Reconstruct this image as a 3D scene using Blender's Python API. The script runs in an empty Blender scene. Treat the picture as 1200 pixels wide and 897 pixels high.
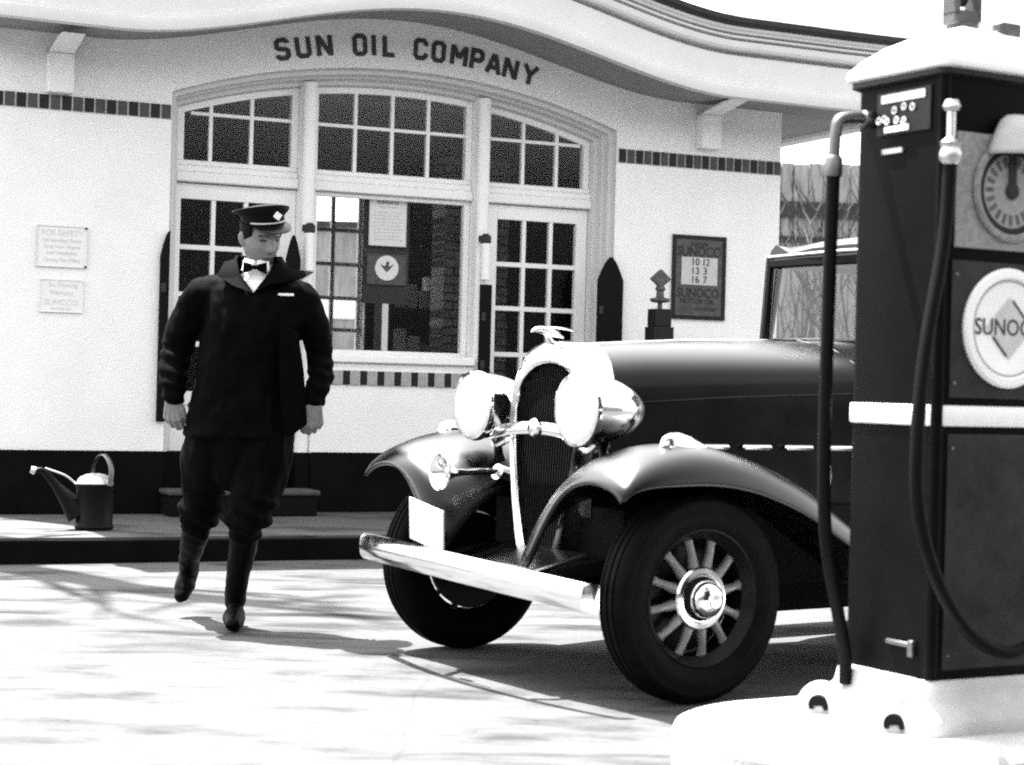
import bpy, bmesh, math, random
from mathutils import Vector, Matrix, noise
random.seed(7)
R = math.radians
S = bpy.context.scene
COL = S.collection
PI = math.pi

# ------------------------------------------------------------ mesh helpers
def catmull(pts, n=6):
    """smooth polyline through the given points"""
    P = [Vector(p) for p in pts]
    out = []
    for i in range(len(P) - 1):
        a = P[i - 1] if i else P[i] * 2 - P[i + 1]
        b, c = P[i], P[i + 1]
        d = P[i + 2] if i + 2 < len(P) else c * 2 - b
        for k in range(n):
            t = k / n
            out.append(.5 * ((2 * b) + (c - a) * t + (2 * a - 5 * b + 4 * c - d) * t * t + (3 * b - a - 3 * c + d) * t ** 3))
    out.append(P[-1])
    return out

def lerp_list(vals, n):
    out = []
    for i in range(len(vals) - 1):
        for k in range(n):
            out.append(vals[i] + (vals[i + 1] - vals[i]) * k / n)
    out.append(vals[-1])
    return out

class MB:
    """collects shapes and links them as ONE mesh object"""
    def __init__(s): s.v = []; s.f = []; s.m = []; s.k = 0; s.X = Matrix.Identity(4)
    def add(s, vs, fs):
        o = len(s.v)
        s.v += [s.X @ Vector(p) for p in vs]
        for f in fs: s.f.append([o + i for i in f]); s.m.append(s.k)
    def box(s, x0, x1, y0, y1, z0, z1):
        s.add([(x, y, z) for z in (z0, z1) for y in (y0, y1) for x in (x0, x1)],
              [(0, 2, 3, 1), (4, 5, 7, 6), (0, 1, 5, 4), (2, 6, 7, 3), (0, 4, 6, 2), (1, 3, 7, 5)])
    def hexa(s, lo, hi):
        """lo, hi: four corners each"""
        s.add(list(lo) + list(hi), [(3, 2, 1, 0), (4, 5, 6, 7), (0, 1, 5, 4), (1, 2, 6, 5), (2, 3, 7, 6), (3, 0, 4, 7)])
    def loft(s, rings, closed=True, cap=True):
        n = len(rings[0]); vs = [p for r in rings for p in r]; fs = []
        for i in range(len(rings) - 1):
            for j in range(n if closed else n - 1):
                a = i * n + j; b = i * n + (j + 1) % n
                fs.append((a, b, b + n, a + n))
        if cap and closed:
            fs.append(tuple(range(n))[::-1]); fs.append(tuple((len(rings) - 1) * n + j for j in range(n)))
        s.add(vs, fs)
    def tube(s, path, r, n=10, cap=True, flat=1.0, round_ends=False):
        P = [Vector(p) for p in path]
        rr = list(r) if isinstance(r, (list, tuple)) else [r] * len(P)
        if round_ends:
            d0 = (P[0] - P[1]).normalized(); d1 = (P[-1] - P[-2]).normalized()
            pre = [(P[0] + d0 * rr[0] * math.sin(a), rr[0] * max(.08, math.cos(a))) for a in (1.5, 1.05, .55)]
            post = [(P[-1] + d1 * rr[-1] * math.sin(a), rr[-1] * max(.08, math.cos(a))) for a in (.55, 1.05, 1.5)]
            P = [p for p, _ in pre] + P + [p for p, _ in post]
            rr = [q for _, q in pre] + rr + [q for _, q in post]
        t = [(P[min(i + 1, len(P) - 1)] - P[max(i - 1, 0)]).normalized() for i in range(len(P))]
        u = t[0].orthogonal().normalized(); rings = []
        for i in range(len(P)):
            u = (u - t[i] * u.dot(t[i])).normalized(); w = t[i].cross(u)
            rings.append([P[i] + (u * math.cos(2 * PI * k / n) + w * math.sin(2 * PI * k / n) * flat) * rr[i] for k in range(n)])
        s.loft(rings, True, cap)
    def lathe(s, prof, M=None, n=32, cap=True, arc=2 * PI):
        """profile [(radius, height)] turned round the local z axis, placed by M"""
        M = M or Matrix.Identity(4)
        full = abs(arc - 2 * PI) < 1e-6
        N = n if full else n + 1
        s.loft([[M @ Vector((r * math.cos(arc * k / n), r * math.sin(arc * k / n), h)) for k in range(N)] for r, h in prof], full, cap)
    def prism(s, poly, fn, t0, t1):
        """poly [(a, b)] pushed between depths t0 and t1 by fn(a, b, t)"""
        n = len(poly)
        s.add([fn(a, b, t0) for a, b in poly] + [fn(a, b, t1) for a, b in poly],
              [tuple(range(n))[::-1], tuple(range(n, 2 * n))] + [(i, (i + 1) % n, n + (i + 1) % n, n + i) for i in range(n)])
    def ball(s, c, r, n=16, m=10):
        c = Vector(c); r = (r, r, r) if not hasattr(r, '__len__') else r
        s.loft([[c + Vector((r[0] * math.sin(a) * math.cos(2 * PI * k / n), r[1] * math.sin(a) * math.sin(2 * PI * k / n), r[2] * math.cos(a)))
                 for k in range(n)] for a in [max(.02, PI * i / m) if i < m else PI - .02 for i in range(m + 1)]])
    def stroke(s, pts, w, fn, t0, t1):
        """flat stroke of width w along 2D points with mitred corners"""
        P = [Vector((p[0], p[1])) for p in pts]; L = []; Rr = []
        closed = (P[0] - P[-1]).length < 1e-6
        if closed: P = P[:-1]
        n = len(P)
        for i in range(n):
            a = P[i - 1] if (i or closed) else None; c = P[(i + 1) % n] if (i < n - 1 or closed) else None
            d0 = (P[i] - a).normalized() if a is not None else None; d1 = (c - P[i]).normalized() if c is not None else None
            if d0 is None: d0 = d1
            if d1 is None: d1 = d0
            nn = Vector((-(d0 + d1).y, (d0 + d1).x)).normalized(); k = w / 2 / max(.35, nn.dot(Vector((-d0.y, d0.x))))
            L.append(P[i] + nn * k); Rr.append(P[i] - nn * k)
        for i in range(n if closed else n - 1):
            j = (i + 1) % n
            s.prism([L[i], Rr[i], Rr[j], L[j]], fn, t0, t1)
    def text(s, body, size, M, depth=.004, align='CENTER', sx=1.0, space=1.0):
        cu = bpy.data.curves.new('lettering', 'FONT'); cu.body = body; cu.size = size; cu.extrude = depth
        cu.align_x = align; cu.align_y = 'CENTER'; cu.space_character = space; cu.resolution_u = 3
        ob = bpy.data.objects.new('lettering', cu); COL.objects.link(ob)
        dg = bpy.context.evaluated_depsgraph_get(); me = bpy.data.meshes.new_from_object(ob.evaluated_get(dg))
        s.add([M @ Vector((v.co.x * sx, v.co.y, v.co.z)) for v in me.vertices], [tuple(p.vertices) for p in me.polygons])
        bpy.data.objects.remove(ob); bpy.data.curves.remove(cu); bpy.data.meshes.remove(me)
    def mesh(s, name, smooth=True, angle=35):
        me = bpy.data.meshes.new(name)
        me.from_pydata([tuple(v) for v in s.v], [], s.f)
        for p, k in zip(me.polygons, s.m): p.material_index = k
        bm = bmesh.new(); bm.from_mesh(me); bmesh.ops.recalc_face_normals(bm, faces=bm.faces); bm.to_mesh(me); bm.free()
        if smooth:
            for p in me.polygons: p.use_smooth = True
            me.set_sharp_from_angle(angle=R(angle))
        return me
    def build(s, name, mats, parent=None, smooth=True, bevel=0, angle=35):
        me = s.mesh(name, smooth, angle)
        for m in (mats if isinstance(mats, (list, tuple)) else [mats]): me.materials.append(m)
        o = bpy.data.objects.new(name, me); COL.objects.link(o)
        if parent: o.parent = parent
        if bevel:
            b = o.modifiers.new('bevel', 'BEVEL'); b.width = bevel; b.segments = 2; b.limit_method = 'ANGLE'; b.angle_limit = R(40)
        return o

def xz(y_sign=1):
    return lambda a, b, t: (a, t * y_sign, b)

def thing(name, label, cat, loc=(0, 0, 0), rz=0, group=None):
    o = bpy.data.objects.new(name, None); COL.objects.link(o); o.empty_display_size = .2
    o.location = loc; o.rotation_euler = (0, 0, rz); tag(o, label, cat, group); return o
def tag(o, label=None, cat=None, group=None, kind=None):
    if label: o['label'] = label
    if cat: o['category'] = cat
    if group: o['group'] = group
    if kind: o['kind'] = kind
    return o
def copy_tree(o, parent=None):
    c = o.copy(); COL.objects.link(c)
    if parent: c.parent = parent
    for ch in [x for x in bpy.data.objects if x.parent == o]: copy_tree(ch, c)
    return c

def remesh(mb, voxel, smooth=4, factor=.5):
    """fuse everything in mb into one continuous skin"""
    me = mb.mesh('skin'); ob = bpy.data.objects.new('skin', me); COL.objects.link(ob)
    m = ob.modifiers.new('r', 'REMESH'); m.mode = 'VOXEL'; m.voxel_size = voxel; m.use_smooth_shade = True
    if smooth:
        q = ob.modifiers.new('s', 'SMOOTH'); q.iterations = smooth; q.factor = factor
    dg = bpy.context.evaluated_depsgraph_get(); out = bpy.data.meshes.new_from_object(ob.evaluated_get(dg))
    bpy.data.objects.remove(ob)
    for p in out.polygons: p.use_smooth = True
    return out
def link_mesh(name, me, mats, parent=None):
    me.name = name
    for m in (mats if isinstance(mats, (list, tuple)) else [mats]): me.materials.append(m)
    o = bpy.data.objects.new(name, me); COL.objects.link(o); o.parent = parent; return o

# ------------------------------------------------------------ materials (a black and white photograph: all greys)
def mat(name, g, rough=.6, metal=0, spec=.5, var=0, vscale=8, vstretch=(1, 1, 1), bump=0, bscale=60, coat=0, detail=6, rvar=0):
    m = bpy.data.materials.new(name); m.use_nodes = True; N = m.node_tree.nodes; Lk = m.node_tree.links
    b = N['Principled BSDF']; b.inputs['Base Color'].default_value = (g, g, g, 1)
    b.inputs['Roughness'].default_value = rough; b.inputs['Metallic'].default_value = metal
    b.inputs['Specular IOR Level'].default_value = spec; b.inputs['Coat Weight'].default_value = coat; b.inputs['Coat Roughness'].default_value = .36
    if var or bump or rvar:
        tc = N.new('ShaderNodeTexCoord'); mp = N.new('ShaderNodeMapping'); mp.inputs['Scale'].default_value = vstretch
        Lk.new(tc.outputs['Object'], mp.inputs['Vector'])
    if var or rvar:
        t = N.new('ShaderNodeTexNoise'); t.inputs['Scale'].default_value = vscale; t.inputs['Detail'].default_value = detail; t.inputs['Roughness'].default_value = .65
        Lk.new(mp.outputs['Vector'], t.inputs['Vector'])
    if var:
        r = N.new('ShaderNodeMapRange'); r.inputs['From Min'].default_value = .25; r.inputs['From Max'].default_value = .75
        r.inputs['To Min'].default_value = g * (1 - var); r.inputs['To Max'].default_value = min(.95, g * (1 + var))
        Lk.new(t.outputs['Fac'], r.inputs['Value']); Lk.new(r.outputs['Result'], b.inputs['Base Color'])
    if rvar:
        r = N.new('ShaderNodeMapRange'); r.inputs['From Min'].default_value = .3; r.inputs['From Max'].default_value = .7
        r.inputs['To Min'].default_value = max(.02, rough - rvar); r.inputs['To Max'].default_value = min(1, rough + rvar)
        Lk.new(t.outputs['Fac'], r.inputs['Value']); Lk.new(r.outputs['Result'], b.inputs['Roughness'])
    if bump:
        t2 = N.new('ShaderNodeTexNoise'); t2.inputs['Scale'].default_value = bscale; t2.inputs['Detail'].default_value = 4
        Lk.new(tc.outputs['Object'], t2.inputs['Vector'])
        bp = N.new('ShaderNodeBump'); bp.inputs['Strength'].default_value = bump; bp.inputs['Distance'].default_value = .01
        Lk.new(t2.outputs['Fac'], bp.inputs['Height']); Lk.new(bp.outputs['Normal'], b.inputs['Normal'])
    return m
def glass(name, tint=.85, ior=1.45, rough=.0):
    m = bpy.data.materials.new(name); m.use_nodes = True; N = m.node_tree.nodes; Lk = m.node_tree.links
    N.remove(N['Principled BSDF']); o = N['Material Output']
    t = N.new('ShaderNodeBsdfTransparent'); t.inputs['Color'].default_value = (tint, tint, tint, 1)
    g = N.new('ShaderNodeBsdfGlossy'); g.inputs['Roughness'].default_value = rough
    if rough >= 0:
        tc = N.new('ShaderNodeTexCoord'); nt = N.new('ShaderNodeTexNoise'); nt.inputs['Scale'].default_value = 1.6; nt.inputs['Detail'].default_value = 1; Lk.new(tc.outputs['Object'], nt.inputs['Vector'])
        bp = N.new('ShaderNodeBump'); bp.inputs['Strength'].default_value = .10; bp.inputs['Distance'].default_value = .02; Lk.new(nt.outputs['Fac'], bp.inputs['Height']); Lk.new(bp.outputs['Normal'], g.inputs['Normal'])
    lw = N.new('ShaderNodeLayerWeight'); pw_ = N.new('ShaderNodeMath'); pw_.operation = 'POWER'; pw_.inputs[1].default_value = 5; Lk.new(lw.outputs['Facing'], pw_.inputs[0])
    f = N.new('ShaderNodeMath'); f.operation = 'MULTIPLY_ADD'; f.inputs[1].default_value = .93; f.inputs[2].default_value = .03; Lk.new(pw_.outputs[0], f.inputs[0])
    x = N.new('ShaderNodeMixShader'); Lk.new(f.outputs[0], x.inputs[0]); Lk.new(t.outputs[0], x.inputs[1]); Lk.new(g.outputs[0], x.inputs[2])
    Lk.new(x.outputs[0], o.inputs['Surface']); return m

def lacquer(name, g=.002, rough=.42, f0=.04, top=.9):
    m = bpy.data.materials.new(name); m.use_nodes = True; N = m.node_tree.nodes; Lk = m.node_tree.links
    N.remove(N['Principled BSDF']); o = N['Material Output']
    d = N.new('ShaderNodeBsdfDiffuse'); d.inputs['Color'].default_value = (g, g, g, 1)
    gl = N.new('ShaderNodeBsdfGlossy'); gl.distribution = 'BECKMANN'
    tc = N.new('ShaderNodeTexCoord'); t = N.new('ShaderNodeTexNoise'); t.inputs['Scale'].default_value = 6; t.inputs['Detail'].default_value = 5
    Lk.new(tc.outputs['Object'], t.inputs['Vector'])
    r = N.new('ShaderNodeMapRange'); r.inputs['From Min'].default_value = .3; r.inputs['From Max'].default_value = .7; r.inputs['To Min'].default_value = rough - .05; r.inputs['To Max'].default_value = rough + .05
    Lk.new(t.outputs['Fac'], r.inputs['Value']); Lk.new(r.outputs['Result'], gl.inputs['Roughness'])
    lw = N.new('ShaderNodeLayerWeight'); p = N.new('ShaderNodeMath'); p.operation = 'POWER'; p.inputs[1].default_value = 2.45; Lk.new(lw.outputs['Facing'], p.inputs[0])
    f = N.new('ShaderNodeMath'); f.operation = 'MULTIPLY_ADD'; f.inputs[1].default_value = top; f.inputs[2].default_value = f0; Lk.new(p.outputs[0], f.inputs[0])
    x = N.new('ShaderNodeMixShader'); Lk.new(f.outputs[0], x.inputs[0]); Lk.new(d.outputs[0], x.inputs[1]); Lk.new(gl.outputs[0], x.inputs[2]); Lk.new(x.outputs[0], o.inputs['Surface'])
    return m

M = {}
M['stucco'] = mat('white_stucco', .84, .9, spec=.2, var=.06, vscale=2.5, bump=.5, bscale=70, detail=10)
M['trim'] = mat('white_trim_paint', .84, .5, spec=.3, var=.04, vscale=6)
M['trim2'] = mat('cream_trim_paint', .62, .6, spec=.3, var=.05, vscale=6)
M['plinth'] = mat('black_plinth_paint', .003, .7, spec=.05, var=.6, vscale=4)
M['tile_black'] = mat('black_tile', .008, .45, spec=.25, var=.3, vscale=20)
M['tile_grey'] = mat('dark_grey_tile', .06, .5, spec=.25, var=.3, vscale=20)
M['tile_pale'] = mat('pale_grey_tile', .33, .5, spec=.25, var=.2, vscale=20)
M['grout'] = mat('grout', .6, .9, spec=.1)
M['letter'] = mat('letter_paint', .05, .6, spec=.2, var=.3, vscale=30)
M['cornice'] = mat('cornice_paint', .66, .6, spec=.2, var=.06, vscale=4, detail=9)
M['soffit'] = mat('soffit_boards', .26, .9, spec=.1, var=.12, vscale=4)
M['roof'] = mat('roof_tile', .14, .8, spec=.2, var=.5, vscale=5)
M['gutter'] = mat('dark_gutter', .03, .6, spec=.2, var=.3)
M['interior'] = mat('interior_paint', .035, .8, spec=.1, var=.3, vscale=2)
M['shutter'] = mat('black_shutter_paint', .003, .6, spec=.1)
M['pane'] = glass('window_glass', .95, rough=.16)
M['brick'] = mat('interior_brick', .25, .9, spec=.1, var=.6, vscale=7)
M['paper'] = mat('poster_paper', .78, .8, spec=.1, var=.05)
M['ink'] = mat('print_ink', .03, .7, spec=.1)
M['faint'] = mat('faded_print', .66, .8, spec=.1)
M['sign_dark'] = mat('sign_enamel_dark', .010, .5, spec=.2, var=.3)
M['sign_mid'] = mat('sign_enamel_mid', .07, .5, spec=.3, var=.45, vscale=30)
M['sign_pale'] = mat('sign_enamel_pale', .50, .6, spec=.2, var=.15, vscale=40)
M['paint'] = lacquer('black_car_lacquer', .0012, .34, .013)
M['chrome'] = mat('chrome', .86, .12, metal=1, rvar=.05, vscale=10)
M['steel'] = mat('dull_steel', .14, .45, metal=1)
M['tyre'] = mat('tyre_rubber', .0025, .6, spec=.04, var=.6, vscale=14)
M['dark'] = mat('dark_underbody', .004, .8, spec=.1)
M['spoke'] = mat('rim_paint', .004, .35, spec=.12)
M['carglass'] = glass('car_glass', .9)
M['lens'] = mat('lamp_lens', .85, .12, spec=.5)
M['plate'] = mat('licence_plate_enamel', .75, .4, spec=.3, var=.05)
M['seat'] = mat('seat_cloth', .12, .9, spec=.1)
M['pump'] = mat('pump_enamel', .0025, .5, spec=.04, var=.5, vscale=5, rvar=.08)
M['pump_front'] = mat('pump_front_enamel', .022, .55, spec=.12, var=.8, vscale=4, detail=9)
M['pump_white'] = mat('pump_white_enamel', .80, .4, spec=.4, var=.04, vscale=5)
M['dial_panel'] = mat('brushed_dial_panel', .22, .6, spec=.3, var=.4, vscale=50)
M['base'] = mat('worn_shaded_base_paint', .40, .6, spec=.2, var=.25, vscale=5, detail=9)  # pump white darkened to carry the shade of the base front, mottled with wear
M['dial'] = mat('dial_face', .24, .5, spec=.3, var=.25, vscale=40)
M['hose'] = mat('rubber_hose', .002, .6, spec=.08)
M['brass'] = mat('dull_fitting', .45, .35, metal=1)
M['skin'] = mat('skin', .17, .5, spec=.25, var=.2, vscale=30)
M['skin_dark'] = mat('brow_and_lips', .05, .6, spec=.2)
M['eye'] = mat('eye', .015, .3, spec=.4)
M['hair'] = mat('dark_hair', .004, .7, spec=.05)
M['jacket'] = mat('black_jacket_cloth', .0016, .7, spec=.02, var=.4, vscale=12, bump=.15, bscale=120)
M['breeches'] = mat('black_breeches_cloth', .0016, .75, spec=.03, var=.4, vscale=12, bump=.15, bscale=140)
M['boot'] = mat('black_boot_leather', .0016, .4, spec=.05, var=.3, vscale=14)
M['cap'] = mat('black_cap_cloth', .002, .6, spec=.08)
M['visor'] = mat('patent_leather_visor', .002, .3, spec=.25)
M['shirt'] = mat('white_shirt', .80, .8, spec=.1, var=.04)
M['badge'] = mat('badge_enamel', .75, .3, spec=.5)
M['can'] = mat('dark_painted_can', .003, .5, spec=.1, var=.4)
M['can_bright'] = mat('bare_galvanised_metal', .6, .4, metal=.6, var=.1)
M['concrete_step'] = mat('step_concrete', .07, .9, spec=.1, var=.4, vscale=9)
M['step_side'] = mat('painted_step_side', .006, .8, spec=.05)
M['shed'] = mat('weathered_boards', .26, .9, spec=.1, var=.45, vscale=5, vstretch=(3, 3, .5), detail=10)
M['shed_dark'] = mat('dark_board', .04, .9, spec=.1, var=.4)
M['wood'] = mat('pole_wood', .10, .9, spec=.1, var=.4)
M['bark'] = mat('bark', .07, .9, spec=.1, var=.5)
M['leaf'] = mat('leaves', .06, .7, spec=.2, var=.4)
M['kerb'] = mat('painted_kerb', .003, .8, spec=.05, var=.6, vscale=5)

M['asphalt'] = mat('street_asphalt', .05, .9, spec=.15, var=.25, vscale=1)
M['terrace'] = mat('dark_terrace_brick', .06, .9, spec=.1, var=.3, vscale=2)
M['terrace_glass'] = mat('shop_glass', .02, .1)
def ground_mat(name, base, stain, seed, streak):
    m = bpy.data.materials.new(name); m.use_nodes = True; N = m.node_tree.nodes; Lk = m.node_tree.links
    b = N['Principled BSDF']; b.inputs['Roughness'].default_value = .9; b.inputs['Specular IOR Level'].default_value = .15
    tc = N.new('ShaderNodeTexCoord')
    def nz(scale, rot, loc, det=5):
        mp = N.new('ShaderNodeMapping'); mp.inputs['Scale'].default_value = scale; mp.inputs['Rotation'].default_value = (0, 0, rot); mp.inputs['Location'].default_value = (loc, loc * .7, 0)
        t = N.new('ShaderNodeTexNoise'); t.inputs['Scale'].default_value = 1; t.inputs['Detail'].default_value = det; t.inputs['Roughness'].default_value = .6
        Lk.new(tc.outputs['Object'], mp.inputs['Vector']); Lk.new(mp.outputs['Vector'], t.inputs['Vector']); return t.outputs['Fac']
    def rng(v, a, c, lo, hi):
        r = N.new('ShaderNodeMapRange'); r.inputs['From Min'].default_value = a; r.inputs['From Max'].default_value = c
        r.inputs['To Min'].default_value = lo; r.inputs['To Max'].default_value = hi; Lk.new(v, r.inputs['Value']); return r.outputs['Result']
    def mul(a, c):
        q = N.new('ShaderNodeMath'); q.operation = 'MULTIPLY'; Lk.new(a, q.inputs[0])
        if isinstance(c, float): q.inputs[1].default_value = c
        else: Lk.new(c, q.inputs[1])
        return q.outputs[0]
    big = rng(nz((.5, .5, .5), 0, seed), .3, .7, .85, 1.1)
    st = rng(nz(streak, R(12), seed + 3), .56, .68, 1, stain)          # dark tyre and oil streaks along the drive
    fine = rng(nz((45, 45, 45), 0, seed + 5, 3), .3, .7, .88, 1.1)
    v = N.new('ShaderNodeTexVoronoi'); v.feature = 'DISTANCE_TO_EDGE'; v.inputs['Scale'].default_value = .45; v.inputs['Randomness'].default_value = .8
    nn = N.new('ShaderNodeTexNoise'); nn.inputs['Scale'].default_value = 2.2; nn.inputs['Detail'].default_value = 5
    Lk.new(tc.outputs['Object'], nn.inputs['Vector'])
    mix = N.new('ShaderNodeMix'); mix.data_type = 'VECTOR'; mix.inputs['Factor'].default_value = .12
    Lk.new(tc.outputs['Object'], mix.inputs[4]); Lk.new(nn.outputs['Color'], mix.inputs[5]); Lk.new(mix.outputs[1], v.inputs['Vector'])
    crack = rng(v.outputs['Distance'], .001, .004, .86, 1)
    pat = rng(nz((1.6, 3.4, 1), R(20), seed + 8, 8), .50, .66, 1, .38)       # patches of spilt oil
    spk = rng(nz((14, 22, 1), R(20), seed + 11, 4), .66, .74, 1, .3)        # drips and grit
    tot = mul(mul(mul(mul(mul(mul(big, st), fine), crack), pat), spk), base)
    cc = N.new('ShaderNodeCombineColor')
    for i in range(3): Lk.new(tot, cc.inputs[i])
    Lk.new(cc.outputs[0], b.inputs['Base Color'])
    bp = N.new('ShaderNodeBump'); bp.inputs['Strength'].default_value = .3; bp.inputs['Distance'].default_value = .006
    Lk.new(fine, bp.inputs['Height']); Lk.new(bp.outputs['Normal'], b.inputs['Normal'])
    return m
M['ground'] = ground_mat('forecourt_concrete', .082, .2, 1.7, (.45, 2.3, 1))
M['porch'] = ground_mat('porch_concrete', .095, .7, 9.1, (1.2, 3, 1))
M['island'] = mat('island_white_paint', .42, .8, spec=.2, var=.2, vscale=4, bump=.3, detail=9)
# ------------------------------------------------------------ the station building
TH = R(23.8); OW = Vector((0, 13.178, 0)); SC = -.855          # wall angle, wall origin, centre of the front
EW = Vector((math.cos(TH), math.sin(TH), 0)); NW = Vector((math.sin(TH), -math.cos(TH), 0))
def wpt(s, d, z=0): return OW + EW * s + NW * d + Vector((0, 0, z))
X0, X1, DEP, PZ = -3.72, 2.186, 4.7, .142

# ground, porch, kerb
g = MB(); g.add([(-400, -60, 0), (400, -60, 0), (400, 900, 0), (-400, 900, 0)], [(0, 1, 2, 3)])
tag(g.build('ground', M['ground'], smooth=False), kind='structure')
pw = MB(); pw.X = Matrix.Translation(OW) @ Matrix.Rotation(TH, 4, 'Z')
pw.box(-9, 4.6, -1.735, 7, -.05, PZ)
tag(pw.build('porch', M['porch'], smooth=False), kind='structure')
kb = MB(); kb.X = pw.X; kb.box(-9, 4.6, -1.765, -1.737, -.05, PZ - .012)
tag(kb.build('kerb', M['kerb'], bevel=.008), kind='structure')

B = thing('gas_station', 'white stucco oil company station with arched door front and curved eave', 'building', OW, TH)

def zs(s):
    t = abs(s - SC) / 2.15
    return 3.15 + .0104 * (1.5 - s) + (.35 * (.5 * (1 + math.cos(PI * t))) ** .9 if t < 1 else 0)
def arc_z(s, half, z_edge, rise):
    Rr = (half * half + rise * rise) / (2 * rise); x = s - SC
    return z_edge + rise - Rr + math.sqrt(max(0, Rr * Rr - x * x))
H0 = 1.64
def arch0(s): return arc_z(s, H0, 2.925, .285)
def arch_inset(s, i): return arc_z(s, H0, 2.925, .285) - i
NS = 40
arch_s = [SC + H0 - 2 * H0 * k / NS for k in range(NS + 1)]     # right to left

w = MB()
poly = [(X0, PZ), (SC - H0, PZ)] + [(s, arch0(s)) for s in reversed(arch_s)] + [(SC + H0, PZ), (X1, PZ)]
poly += [(X1 + (X0 - X1) * k / 60, zs(X1 + (X0 - X1) * k / 60) + .07) for k in range(61)]
w.prism(poly, lambda a, b, t: (a, t, b), 0, .22)
w.build('front_wall', M['stucco'], B, smooth=False)
w = MB(); w.box(X0, X0 + .2, .223, DEP, PZ, 3.21); w.build('side_wall', M['stucco'], B, smooth=False)
w = MB(); w.box(X1 - .2, X1, .223, DEP, PZ, 3.21); w.build('side_wall', M['stucco'], B, smooth=False)
BW = (-.28, .44, 1.25, 2.82)                                     # window in the back wall
w = MB()
for bx in ((X0 + .203, BW[0], PZ, 3.2), (BW[1], X1 - .203, PZ, 3.2), (BW[0], BW[1], PZ, BW[2]), (BW[0], BW[1], BW[3], 3.2)):
    w.box(bx[0], bx[1], DEP - .2, DEP - .003, bx[2], bx[3])
w.build('back_wall', M['stucco'], B, smooth=False)
f = MB()
for x in (BW[0] + .02, (BW[0] + BW[1]) / 2 + .06, BW[1] - .03): f.box(x - .02, x + .02, DEP - .12, DEP - .08, BW[2], BW[3])
for z in (1.27, 1.53, 1.83, 2.15, 2.47, 2.80): f.box(BW[0], BW[1], DEP - .115, DEP - .085, z - .018, z + .018)
f.build('back_window', M['trim2'], B, smooth=False)
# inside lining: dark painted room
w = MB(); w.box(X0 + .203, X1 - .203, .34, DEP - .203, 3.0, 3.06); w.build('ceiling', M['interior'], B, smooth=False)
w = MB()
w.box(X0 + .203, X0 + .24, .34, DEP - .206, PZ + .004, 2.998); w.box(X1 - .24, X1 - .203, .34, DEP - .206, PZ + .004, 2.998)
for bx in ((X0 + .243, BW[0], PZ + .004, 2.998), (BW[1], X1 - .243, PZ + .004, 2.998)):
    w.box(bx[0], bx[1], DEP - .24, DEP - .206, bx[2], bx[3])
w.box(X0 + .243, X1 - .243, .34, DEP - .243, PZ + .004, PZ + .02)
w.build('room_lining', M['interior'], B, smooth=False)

# plinth
for bx in ((X0 - .022, SC - H0, -.022, -.002), (SC + H0, X1 + .022, -.022, -.002), (X0 - .022, X0 - .002, -.001, DEP), (X1 + .002, X1 + .022, -.001, DEP), (SC - .60, SC + .60, .078, .098)):
    w = MB(); w.box(*bx, PZ, .554); w.build('plinth', M['plinth'], B, bevel=.006)
# apron below the middle window, sill
w = MB(); w.box(SC - .603, SC + .603, .10, .33, PZ, 1.17); w.build('window_apron', M['stucco'], B, smooth=False)
w = MB(); w.box(SC - .60, SC + .60, .07, .335, 1.173, 1.235); w.build('sill', M['trim'], B, bevel=.012)

# tile bands
def tiles(name, a, b, y, z0, z1, pitch, m2, first=0):
    t = MB(); t.k = 0; t.box(a, b, y - .008, y - .001, z0, z1)
    n = max(1, round((b - a) / pitch)); p = (b - a) / n
    for i in range(n):
        t.k = 1 + (i + first) % 2; j = random.uniform(-.001, .001)
        t.box(a + i * p + .006, a + (i + 1) * p - .006, y - .016 + j, y - .008, z0 + .002 + j, z1 - .002 + j)
    return t.build(name, [M['grout'], M['tile_black'], m2], B, bevel=.002)
tiles('tile_band', X0, SC - H0 - .006, 0, 2.738, 2.833, .0735, M['tile_grey'], 1)
tiles('tile_band', SC + H0 + .012, X1, 0, 2.694, 2.796, .071, M['tile_grey'])
tiles('sill_tile_band', -1.43, -.30, .10, 1.02, 1.122, .064, M['tile_pale'], 1)

# stepped casing round the opening
prof = [(.002, 0.001), (.002, .05), (.036, .055), (.04, .12), (.055, .125), (.058, .19), (.088, .195), (.092, .215), (.096, .32)]
path = [(SC + H0, PZ), (SC + H0, 1.2), (SC + H0, 2.3)] + [(s, arch0(s)) for s in arch_s] + [(SC - H0, 2.3), (SC - H0, 1.2), (SC - H0, PZ)]
c = MB(); rings = []
for s, z in path:
    rr = []
    for i, y in prof:
        k = (H0 - i) / H0; ss = SC + (s - SC) * k
        rr.append((ss, y, arch_inset(ss, i) if z > 2.9 else z))
    rings.append(rr)
c.loft(rings, False, False); c.build('arch_casing', M['trim2'], B, angle=25)

GY = .28
def gtop(s): return arch_inset(s, .096)
for q in (-1, 1):
    c = MB(); xa_ = sorted((SC + q * (H0 + .001), SC + q * (H0 - .103))); c.box(xa_[0], xa_[1], -.024 + .03, .20, PZ + .001, .55); c.build('casing_base', M['plinth'], B, bevel=.004)
# columns between the doors and the window
for q in (-1, 1):
    x = SC + q * .65; c = MB(); n = 10
    pr = [(x - .047, .33), (x + .047, .33), (x + .047, .14)] + [(x + .047 * math.cos(a), .14 - .035 * math.sin(a)) for a in [PI * k / n for k in range(1, n)]] + [(x - .047, .14)]
    c.prism(pr, lambda a, b, t: (a, b, t), PZ, gtop(x) + .02); po_ = c.build('post', M['trim'], B, angle=30)
    c = MB(); c.box(x - .054, x + .054, .094, .33, PZ + .001, .55); c.build('post_base', M['plinth'], po_, bevel=.006)
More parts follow.
